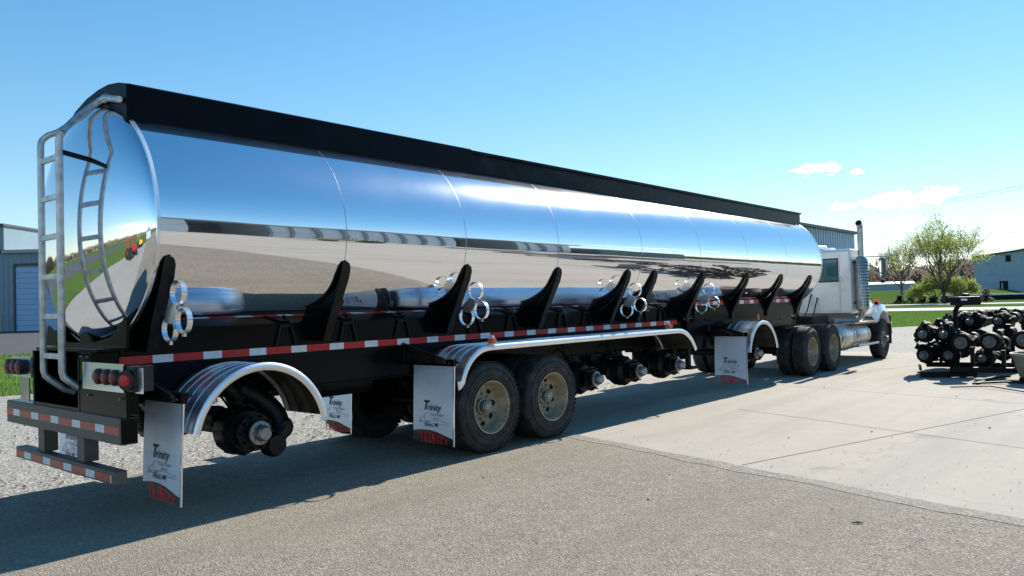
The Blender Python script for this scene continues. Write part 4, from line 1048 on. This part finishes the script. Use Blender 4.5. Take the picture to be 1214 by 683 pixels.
# exhaust stack
mb = MB(); sx, sy_ = 17.62, -1.285
mb.lathe([(1.28, .09), (1.34, .155), (2.56, .155), (2.64, .09)], (sx, sy_, 0), (0, 0, 1), 28)
sh = mb.build('exhaust_stack', M_stack, K, smooth=40)
mb = MB(); mb.tube([(sx, sy_, 2.60), (sx, sy_, 3.30), (sx-.005, sy_, 3.38), (sx-.06, sy_, 3.45), (sx-.10, sy_, 3.47)], [.068, .068, .07, .074, .078], 18, cap=True); mb.build('tail_pipe', M_stack, sh, smooth=50)
mb = MB(); mb.lathe([(0, .066), (.01, .066)], (sx-.101, sy_, 3.472), (-.9, 0, .3), 16); mb.build('pipe_mouth', M_hole, sh)
mb = MB()
for i in range(15):
    for k in range(-3, 4):
        a_ = R(180+48+k*16); z = 1.44+i*.075; mb.obox((sx+math.cos(a_)*.157, sy_+math.sin(a_)*.157, z), (math.cos(a_)*.003, math.sin(a_)*.003, 0), (-math.sin(a_)*.009, math.cos(a_)*.009, 0), (0, 0, .017))
mb.build('heat_shield_slots', M_hole, sh)
mb = MB(); mb.tube([(sx, sy_, 1.30), (sx-.0, sy_+.04, 1.14), (sx-.15, sy_+.15, 1.07), (sx-.4, -.95, 1.06), (sx-.8, -.8, 1.05)], .075, 14); mb.build('exhaust_elbow', M_stack, sh)
mb = MB(); mb.bar((sx-.15, -1.1, 2.5), (sx, sy_, 2.5), .03, .04); mb.bar((sx-.15, -1.1, 1.5), (sx, sy_, 1.5), .03, .04); mb.build('stack_bracket', M_blackd, sh)
# fuel tanks, steps
for x0_, x1_, r in ((16.15, 17.25, .33), (17.32, 18.45, .31)):
    mb = MB(); mb.lathe([(x0_, 0), (x0_, r*.8), (x0_+.03, r*.95), (x0_+.07, r), (x1_-.07, r), (x1_-.03, r*.95), (x1_, r*.8), (x1_, 0)], (0, -.93, .68), (1, 0, 0), 36)
    ft = mb.build('fuel_tank', M_ftank, K, smooth=45)
    for xx in (x0_+.22, x1_-.22):
        mb = MB(); mb.lathe([(xx, r+.001), (xx, r+.006), (xx+.05, r+.006), (xx+.05, r+.001)], (0, -.93, .68), (1, 0, 0), 36, closed=True); mb.build('tank_strap', M_stack, ft)
mb = MB(); mb.lathe([(16.15, 0), (16.15, .3), (17.9, .3), (17.9, 0)], (0, .93, .68), (1, 0, 0), 24); mb.build('fuel_tank', M_ftank, K)
mb = MB(); mb.box(17.0, 18.7, -1.28, -1.0, .99, 1.03); mb.tube([(17.2, -1.27, .46), (18.85, -1.27, .46)], .035, 8); mb.build('cab_step', M_stack, K)
# chassis
ch = MB()
for s_ in (-1, 1): ch.box(13.3, 20.6, s_*.42-.04, s_*.42+.04, .78, 1.04)
for x in (13.4, 14.6, 15.6, 16.6, 18.): ch.box(x, x+.1, -.38, .38, .8, 1.0)
ch.box(13.9, 15.3, -.5, .5, 1.045, 1.16); ch.box(16.2, 17.3, -.55, .55, .7, 1.2)
ch.build('chassis', M_blackd, K, bevel=.004)
mb = MB(); mb.lathe([(0, .46), (.05, .48), (.09, .46)], (14.7, 0, 1.17), (0, 0, 1), 28); mb.build('fifth_wheel', M_under, K)
mb = MB()
for x in (14.10, 15.42): mb.tube([(x, -.8, .52), (x, .8, .52)], .08, 12); mb.lathe([(-.2, .1), (-.1, .22), (.1, .22), (.2, .1)], (x, 0, .52), (0, 1, 0), 18)
mb.tube([(19.5, -1, .5), (19.5, 1, .5)], .06, 10); mb.box(19.0, 20.2, -.4, .4, .5, 1.0); mb.build('axle', M_under, K)
mb = MB()
for i, (z, y) in enumerate([(1.35, -.3), (1.45, -.15), (1.3, .1), (1.5, .25)]):
    mb.tube([(17.3, y, z+.3), (17.0, y, z-.1), (16.6, y-.05, z-.28), (16.1, y, z-.2), (15.7, y, z)], .018, 6)
mb.build('air_hoses', M_rubberb, K)
mb = MB(); mb.box(13.5, 16.1, -.95, -.80, 1.02, 1.04); 
for x in (13.6, 15.95): mb.bar((x, -.95, 1.03), (x, -.4, .95), .04, .03)
mb.build('deck_plate', M_blackd, K)
WN.data.materials[0] = M_rim
tn = []
def tractor_wheel(src, x, y, rot, mrim=None):
    c = copy_tree(src, K, Vector((x, y, .52))-K.location); c.rotation_euler.y = rot; return c
for x, r_ in ((14.10, .3), (15.42, 1.1)):
    for src, y in ((WN, -1.155), (WF, 1.155)):
        q = tractor_wheel(src, x, y, r_)
for s_ in (-1, 1):
    q = wheel(M_rimg, s_, dual=False, steer=True); q.parent = K; q.location = Vector((19.55, s_*1.105, .52))-K.location

# ================================================================== axle pile
gA = 'stripped axles stacked on steel skids'
proto = None
def loose_axle(x, y, z, ang, label, drum=False):
    """x, y is the near hub end; ang the direction of the beam"""
    global proto
    if proto is None:
        proto = bpy.data.objects.new('stripped_axle', None); COL.objects.link(proto)
        a = MB(); hb_ = [MB(), MB()]; axle_parts(a, hb_); a.tube([(0, -.3, 0), (0, .3, 0)], .075, 12); a.lathe([(-.15, .05), (-.12, .14), (.12, .14), (.15, .05)], (.1, -.45, .1), (0, 1, 0), 14)
        a.box(-.09, .09, -.55, -.42, -.1, .12); a.box(-.09, .09, .42, .55, -.1, .12)
        for q in (-1, 1):
            a.bar((0, q*.62, 0), (-.30, q*.60, .16), .12, .10); a.tube(smooth_path([(.05, q*.7, .1), (.22, q*.8, .14), (.2, q*.98, .05)]), .06, 10); a.box(.02, .20, q*.62-.1, q*.62+.1, -.16, .02)
            a.tube([(-.12, q*.45, .12), (-.12, q*.78, .14)], .10, 14)
        b1 = a.build('beam', M_pile, None, smooth=35); b1.parent = proto
        for h_ in hb_: h_.build('hub', M_hubd, None, smooth=40).parent = b1
        o = proto
    else: o = copy_tree(proto)
    d = Vector((math.cos(ang), math.sin(ang), 0)); c = Vector((x, y, z))+d*1.22
    o.location = c; o.rotation_euler = (0, random.uniform(-1.2, 1.2), ang-PI/2+random.uniform(-.06, .06)); o.rotation_mode = 'YXZ' if False else 'XYZ'; o.scale = (.86, 1, .86)
    tag(o, label, 'axle', gA); return o
A0 = R(3)
loose_axle(15.13, -3.20, .40, A0, 'stripped axle at lower left of the pile, touching the skid')
loose_axle(15.40, -3.58, .39, A0, 'stripped axle in the lower row, second from the left')
loose_axle(15.13, -3.18, .84, A0, 'stripped axle at upper left of the pile over the lowest left hub')
loose_axle(15.40, -3.56, .83, A0, 'stripped axle in the upper row, second from the left')
loose_axle(16.49, -3.31, 1.05, R(-12), 'small hubbed axle on top just left of the black post')
loose_axle(16.80, -3.75, 1.04, R(-8), 'small hubbed axle on top just right of the black post')
loose_axle(17.15, -4.14, 1.04, R(-12), 'small hubbed axle highest at the right end of the pile')
for i, (x, y, z) in enumerate([(15.03, -3.90, .67), (15.09, -4.44, .69), (15.11, -4.98, .73)]):
    o = loose_axle(x, y, z, R(1), ['axle with a broad brake drum, nearest the post', 'axle with a broad brake drum in the middle of the front row', 'axle with a broad brake drum beside the old tub'][i])
    d = MB(); d.lathe([(-1.12, .10), (-1.115, .205), (-1.10, .215), (-.92, .215), (-.90, .19), (-.85, .21)], (0, 0, 0), (0, 1, 0), 40)
    d2 = MB(); d2.lathe([(-1.121, .14), (-1.127, .135), (-1.127, .105), (-1.122, .10)], (0, 0, 0), (0, 1, 0), 36, closed=True)
    dm = d.build('brake_drum', M_pile, None, smooth=35); dm.parent = o; d2 = d2.build('drum_face', M_hubd, None); d2.parent = dm
loose_axle(15.6, -4.2, .33, R(0), 'axle lying lowest behind the front row of drums')
gS = 'steel skids under the axles'
M_skid = mat('dark_steel_skid', (.005, .005, .005), .5, var=.3, spec=.2)
def skid(p0, p1, z, label, posts):
    o = thing('steel_skid', ((p0[0]+p1[0])/2, (p0[1]+p1[1])/2, 0), label, 'skid', gS)
    mb = MB(); mb.bar((*p0, z), (*p1, z), .14, .10); mb.build('runner', M_skid, o, bevel=.01)
    for t, h_ in posts:
        q = Vector((*p0, 0)).lerp(Vector((*p1, 0)), t); mb = MB(); mb.box(q.x-.035, q.x+.035, q.y-.035, q.y+.035, z+.051, h_); mb.build('stake', M_skid, o)
    return o
skid((14.55, -3.25), (15.05, -4.15), .06, 'steel skid under the left end of the axle pile', ((.95, .6),))
skid((14.75, -3.75), (15.15, -5.9), .165, 'long steel skid under the front row of drums', ((.42, .55),))
skid((16.6, -2.9), (17.2, -5.6), .10, 'rear steel skid behind the axle pile', ((.2, .9), (.6, .9)))
for p, z in (((14.6, -3.22), .66), ((14.65, -3.24), .16)):
    mb = MB(); mb.tube([(p[0], p[1], z), (p[0]+1.0, p[1]+.25, z)], .028, 8)
    tag(mb.build('steel_bar', M_skid), 'dark bar end poking out left %s hubs' % ('between the upper and lower' if z > .5 else 'below the lowest'), 'bar')
# post with black box
o = thing('lamp_post_jack', (15.99, -3.65, 0), 'bent black post with a square black box on top behind the axles', 'post')
mb = MB(); mb.tube([(15.99, -3.64, 0), (15.99, -3.64, 1.30), (15.95, -3.70, 1.40), (15.93, -3.76, 1.44), (15.93, -3.76, 1.5)], .05, 10); mb.build('post', M_skid, o)
mb = MB(); mb.box(-.22, .22, -.2, .2, 1.40, 1.59); mb.M = None
c_ = MB(Matrix.Translation((15.86, -3.86, 0)) @ Matrix.Rotation(R(-48), 4, 'Z')); c_.box(-.24, .24, -.16, .16, 1.42, 1.60); c_.lathe([(1.6, .09), (1.66, .08), (1.67, .0)], (0, 0, 0), (0, 0, 1), 12)
bxo = c_.build('control_box', M_skid, o, bevel=.02)
c_ = MB(Matrix.Translation((15.86, -3.86, 0)) @ Matrix.Rotation(R(-48), 4, 'Z')); c_.box(-.19, -.06, -.166, -.161, 1.52, 1.555); c_.build('nameplate', M_flap, bxo)
# old tub
M_tub = mat('weathered_tan_tub', (.20, .18, .14), .7, var=.3, vscale=6, bump=.2)
o = thing('old_tub', (14.45, -5.25, 0), 'weathered tan tapered tub standing at the right edge before the axles', 'tub')
mb = MB(); mb.lathe([(.10, .0), (.10, .30), (.5, .42), (.53, .43), (.53, .40), (.5, .39), (.13, .27), (.13, 0)], (14.45, -5.27, 0), (0, 0, 1), 36); mb.build('body', M_tub, o, smooth=40)
mb = MB(); mb.lathe([(.49, .425), (.49, .445), (.54, .445), (.54, .425)], (14.45, -5.27, 0), (0, 0, 1), 36, closed=True)
mb.build('rim', M_rimg, o)
mb = MB(); mb.box(14.15, 14.75, -5.5, -5.0, 0, .098); mb.build('base_block', M_skid, o)
for pts, r_, lab in (([(12.80, -4.15, .02), (13.1, -4.7, .035), (12.5, -5.35, .02), (12.2, -5.9, .02)], .011, 'thin bent dark rod lying nearest on the concrete'),
                     ([(13.60, -4.35, .02), (14.0, -4.8, .03), (13.95, -5.4, .03)], .02, 'dark steel rod on the concrete in front of the tub'),
                     ([(13.70, -4.40, .02), (14.6, -4.6, .05), (14.9, -4.75, .05)], .018, 'short dark rod slanting towards the drums')):
    mb = MB(); mb.tube(pts, r_, 8); tag(mb.build('steel_rod', M_skid, smooth=50), lab, 'rod')
# further heaps of steel along the yard, mirrored in the tank
rnd = random.Random(21)
gH = 'steel stock lying along the yard'
cols = [M_skid, M_rimg, mat('rust_brown_steel', (.12, .055, .03), .75, var=.4), mat('pale_aluminium_stock', (.6, .6, .6), .4, .4)]
labs = ['long rusty beam bundle mirrored low in the tank', 'dark steel section bundle mirrored beside the rusty beams', 'pale pipe bundle mirrored behind the axles', 'dark crossed beams mirrored left of the axles', 'rusty short beams mirrored under the green shed', 'grey beam bundle mirrored near the second seam', 'dark low bundle mirrored past the green shed']
for i, (x, y, L_, mm) in enumerate([(24, -15, 7, 2), (31, -17, 8, 0), (20, -11.5, 3.2, 3), (19.5, -9.2, 4, 0), (38, -20, 7, 2), (27, -22, 6, 1), (46, -19, 9, 0)]):
    o = thing('beam_bundle', (x, y, 0), labs[i], 'beams', gH)
    for k in range(6):
        mb = MB(); y_ = y+rnd.uniform(-.8, .8); z_ = .12+.22*(k // 3)+rnd.uniform(0, .05); a_ = rnd.uniform(-.12, .12)
        mb.bar((x-L_/2, y_-a_*L_/2, z_), (x+L_/2, y_+a_*L_/2, z_), .2, .2); mb.build('beam', cols[mm] if k % 3 else cols[0], o)
for i, (x, y) in enumerate([(17.4, -7.0), (17.0, -8.1), (18.3, -7.6)]):
    o = loose_axle(x, y, .34, R(10+i*8), ['axle lying apart to the right, mirrored in the tank', 'axle lying farthest to the right, mirrored in the tank', 'axle behind the outlying pair, mirrored in the tank'][i])

# ================================================================== trees
M_bark = mat('grey_brown_bark', (.075, .058, .045), .9, var=.3, vscale=3, bump=.4)
M_twig = mat('fine_twig_bark', (.16, .125, .10), .9, var=.3, vscale=.6)
M_leafy = leaf_mat('spring_leaves', (.40, .46, .12))
M_ever = mat('dark_evergreen_needles', (.012, .028, .012), .8, var=.4, vscale=.9)
def grow(mb, tips, p, d, r, L_, depth, rnd, spread, upb=.15):
    n = 3; path = [p]; rs = [r]; dd = d.copy(); q = p.copy()
    for i in range(n):
        dd = (dd+Vector((rnd.gauss(0, .13), rnd.gauss(0, .13), rnd.gauss(.03, .08)))).normalized(); q = q+dd*L_/n; path.append(q.copy()); rs.append(r*(1-.35*(i+1)/n))
    mb.tube(path, rs, 6 if depth > 3 else 4 if depth > 1 else 3, cap=False)
    tips += path[1:] if depth <= 1 else []
    if depth == 0: return
    k = 3 if depth > 2 else 3
    for j in range(k+(1 if rnd.random() < .5 else 0)):
        a = rnd.random()*2*PI; sp = spread*(.6+.7*rnd.random())
        s1 = dd.cross(Vector((0, 0, 1)))
        if s1.length < .1: s1 = Vector((1, 0, 0))
        s1.normalize(); s2 = dd.cross(s1)
        nd = (dd*math.cos(sp)+(s1*math.cos(a)+s2*math.sin(a))*math.sin(sp)+Vector((0, 0, upb))).normalized()
        st = path[rnd.choice([2, 3, 3])] if depth > 1 else path[rnd.choice([1, 2, 3])]
        grow(mb, tips, st.copy(), nd, r*.58, L_*(.72+.12*rnd.random()), depth-1, rnd, spread, upb)
def tree(name, loc, H, label, cat, seed, leaf=None, depth=5, spread=.6, leafn=3, leafs=.12, mb_bark=M_bark, r0=.035, low=None, group=None, trunk=.22):
    rnd = random.Random(seed); o = thing(name, loc, label, cat, group)
    p = Vector(loc); mb = MB(); tips = []
    mb.tube([p+Vector((0, 0, -.1)), p+Vector((.05, 0, H*trunk*.5)), p+Vector((0, .04, H*trunk))], [H*r0*1.25, H*r0, H*r0*.9], 10)
    base = p+Vector((0, 0, H*trunk))
    for j in range(6):
        a = 2*PI*j/6+rnd.random()*.6; s_ = spread*(.5+.9*rnd.random()) if j else .05
        grow(mb, tips, base.copy()-Vector((0, 0, H*.03*rnd.random())), Vector((math.cos(a)*math.sin(s_), math.sin(a)*math.sin(s_), math.cos(s_))), H*r0*.55, H*.26*(1.15 if j == 0 else 1), depth-1, rnd, spread)
    mb.build('trunk', mb_bark, o, smooth=60)
    if leaf:
        lm = MB()
        for t in tips:
            low_ = 1.5 if (t.z-p.z) < H*.5 else .8
            for _ in range(max(0, int(leafn*low_+rnd.random()))):
                c = t+Vector((rnd.gauss(0, .28), rnd.gauss(0, .28), rnd.gauss(0, .22))); s_ = leafs*(.6+.8*rnd.random())
                u = Vector((rnd.gauss(0, 1), rnd.gauss(0, 1), rnd.gauss(0, 1))).normalized(); w = u.cross(Vector((rnd.gauss(0, 1), rnd.gauss(0, 1), .3))).normalized()
                lm.add([c-u*s_, c+w*s_*.6, c+u*s_, c-w*s_*.6], [(0, 1, 2, 3)])
        lm.build('crown', leaf, o, smooth=0)
    return o
tree('spring_tree', (138.6, 22.1, 0), 14.2, 'broad tree with thin pale green spring leaves on the far lawn', 'tree', 4, M_leafy, depth=5, spread=.58, leafn=2.6, leafs=.12, trunk=.13, r0=.018)
tree('bare_tree', (159.5, 33.6, 0), 10.8, 'slender leafless tree between the mirror and the leafy tree', 'tree', 12, None, depth=5, spread=.5, mb_bark=M_twig, r0=.022, trunk=.28)
tree('green_bush_tree', (141.0, 20.2, 0), 5.0, 'lower bushy green tree right of the broad spring tree', 'tree', 8, leaf_mat('mid_green_leaves', (.30, .34, .09)), depth=4, spread=.75, leafn=5, leafs=.14, trunk=.14, r0=.018)
tree('green_bush_tree', (141.5, 23.9, 0), 6.0, 'lower bushy green tree left of the broad spring tree', 'tree', 9, MATS['mid_green_leaves'], depth=4, spread=.75, leafn=5, leafs=.14, trunk=.14, r0=.018)
def conifer_bush(x, y, H, W_, label, seed):
    rnd = random.Random(seed); o = thing('evergreen_bush', (x, y, 0), label, 'bush', 'dark evergreens by the trees')
    mb = MB(); mb.tube([(x, y, 0), (x, y, H*.8)], [.12, .04], 6); mb.build('trunk', M_bark, o)
    lm = MB()
    for _ in range(1500):
        t = rnd.random()**.7; z = H*(1-t)*1.0+.05; rr_ = W_*(.25+.75*t)*(rnd.random()**.5)*(.8+.3*math.sin(5*z+seed)); a = rnd.random()*2*PI
        c = Vector((x+rr_*math.cos(a), y+rr_*math.sin(a), z)); s_ = .16+.14*rnd.random(); u = Vector((math.cos(a), math.sin(a), rnd.uniform(-.4, .3))); w = Vector((-math.sin(a), math.cos(a), rnd.uniform(-.3, .3)))
        lm.add([c-w*s_*.4, c+u*s_, c+w*s_*.4], [(0, 1, 2)])
    lm.build('crown', M_ever, o, smooth=0)
for i, (x, y, H_, W_, l) in enumerate([(143.2, 29.9, 1.5, 1.1, 'low dark evergreen at the left end of the row'), (144.0, 28.2, 2.5, 1.3, 'tallest dark evergreen, under the bare tree'), (144.6, 26.7, 1.6, 1.3, 'rounded dark evergreen in the middle of the row'), (145.3, 25.1, 1.3, 1.3, 'low dark evergreen left of the leafy trunk'), (146, 23.4, 1.2, 1.3, 'low dark evergreen directly behind the leafy trunk'), (147, 20.5, 1.5, 1.3, 'dark evergreen just right of the leafy trunk'), (148, 17.8, 2.2, 1.2, 'dark evergreen behind the black box at right')]):
    conifer_bush(x, y, H_, W_, l, i)
# distant woods: one mass all round
def woods(name, a0, a1, r0_, r1_, H_, n, m_, label, seed, zb=0):
    rnd = random.Random(seed); mb = MB()
    for _ in range(n):
        a = R(a0+(a1-a0)*rnd.random()); rr_ = r0_+(r1_-r0_)*rnd.random(); h_ = H_*(.78+.35*noise.noise(Vector((a*14, seed, 0)))+.15*rnd.random())
        x, y = CAM_X+rr_*math.cos(a), CAM_Y+rr_*math.sin(a); t = Vector((-math.sin(a), math.cos(a), 0))
        z = h_*rnd.random()**.9; s_ = (.35+.9*rnd.random()+1.6*(1-z/max(h_, .1)))*(rr_/380)*1.5
        c = Vector((x, y, z)); u = Vector((rnd.gauss(0, .5), rnd.gauss(0, .5), 1)).normalized()
        mb.add([c-t*s_*.35, c+t*s_*.35+u*s_*.2, c+u*s_*1.5], [(0, 1, 2)])
    return tag(mb.build(name, m_, smooth=0), label, 'woods', kind='stuff')
M_wood1 = leaf_mat('bare_spring_woods', (.19, .155, .12))
woods('distant_woods', -30, 100, 380, 440, 15, 60000, M_wood1, 'brown bare woods along the horizon beyond the low shed', 1)
woods('distant_woods', 100, 330, 420, 500, 13, 14000, M_wood1, 'bare woods on the horizon behind the camera mirrored in the tank', 2)

# power lines
M_wire = mat('black_cable', (.03, .03, .032), .6)
M_pole = mat('weathered_pole_wood', (.13, .10, .075), .85, var=.3)
def wire(a, b, r, sag, label, ext=.35):
    a, b = Vector(a), Vector(b); d = b-a; a2, b2 = a-d*.06, b+d*ext
    pts = [a2.lerp(b2, i/24)-Vector((0, 0, sag*4*(i/24)*(1-i/24))) for i in range(25)]
    return tag(MB().tube(pts, r, 5).build('power_line', M_wire), label, 'wire')
wire((160.32-.0, 34, 9.2), (162.4, 14.1, 9.4), .035, .3, 'lower dark cable passing behind the tree tops to the right edge', .5)
wire((128.3, 31.0, 10.5), (126.9, 9.4, 10.1), .018, .25, 'thin middle cable above the trees', .5)
wire((108.9, 15.1, 13.4), (103.3, 6.2, 13.8), .018, .1, 'upper thin cable rising from the cloud to the right edge', .6)
wire((108.9, 16.1, 12.9), (103.3, 6.2, 13.45), .014, .1, 'second thin cable just below the upper one', .6)

# machines on the lawn behind, mirrored in the rounded rear head
def machine(name, loc, ang, mcol, label, cat):
    o = thing(name, loc, label, cat); Mx = Matrix.Translation(loc) @ Matrix.Rotation(ang, 4, 'Z')
    mb = MB(Mx); mb.prism([(-1.6, .7), (-1.6, 1.3), (-.2, 1.45), (0, 1.0), (1.2, 1.0), (1.2, .6)], 'y', -.45, .45); mb.build('body', mcol, o, bevel=.05)
    mb = MB(Mx)
    for x in (0, 1.1):
        for y in (-.6, .6): mb.bar((x, y, .9), (x, y, 2.3), .07, .07)
    mb.box(-.1, 1.2, -.7, .7, 2.3, 2.38); mb.build('canopy', mcol, o)
    for x, r_ in ((-1.1, .4), (.8, .7)):
        for y in (-.75, .75):
            mb = MB(Mx); mb.lathe([(-.15, r_*.5), (-.15, r_*.95), (-.1, r_), (.1, r_), (.15, r_*.95), (.15, r_*.5)], (x, y, r_), (0, 1, 0), 24); mb.build('wheel', M_rubberb, o)
    return o
machine('farm_tractor', (-14, 5.5, 0), R(40), mat('bright_red_paint', (.5, .02, .03), .35, coat=.5), 'red farm tractor on the lawn mirrored in the rear head', 'tractor')
machine('yard_loader', (-22, 5.0, 0), R(100), mat('machine_yellow_paint', (.65, .42, .03), .4, coat=.3), 'yellow loader mirrored beside the red tractor in the rear head', 'loader')
machine('yard_loader', (21.5, -26, 0), R(30), MATS['machine_yellow_paint'], 'yellow loader by the white shed mirrored in the tank', 'loader')
b = thing('blue_barn', (-38, -4, 0), 'low blue barn mirrored in the middle of the rear head', 'building')
w = MB(); w.box(-46, -38, -6, 2, 0, 3.0); w.build('wall', M_wright, b); w = MB(); w.prism([(-6.4, 3.02), (-2, 4.6), (2.4, 3.02)], 'x', -46.3, -37.7); w.build('roof', mat('blue_metal_roof', (.10, .22, .36), .4), b)
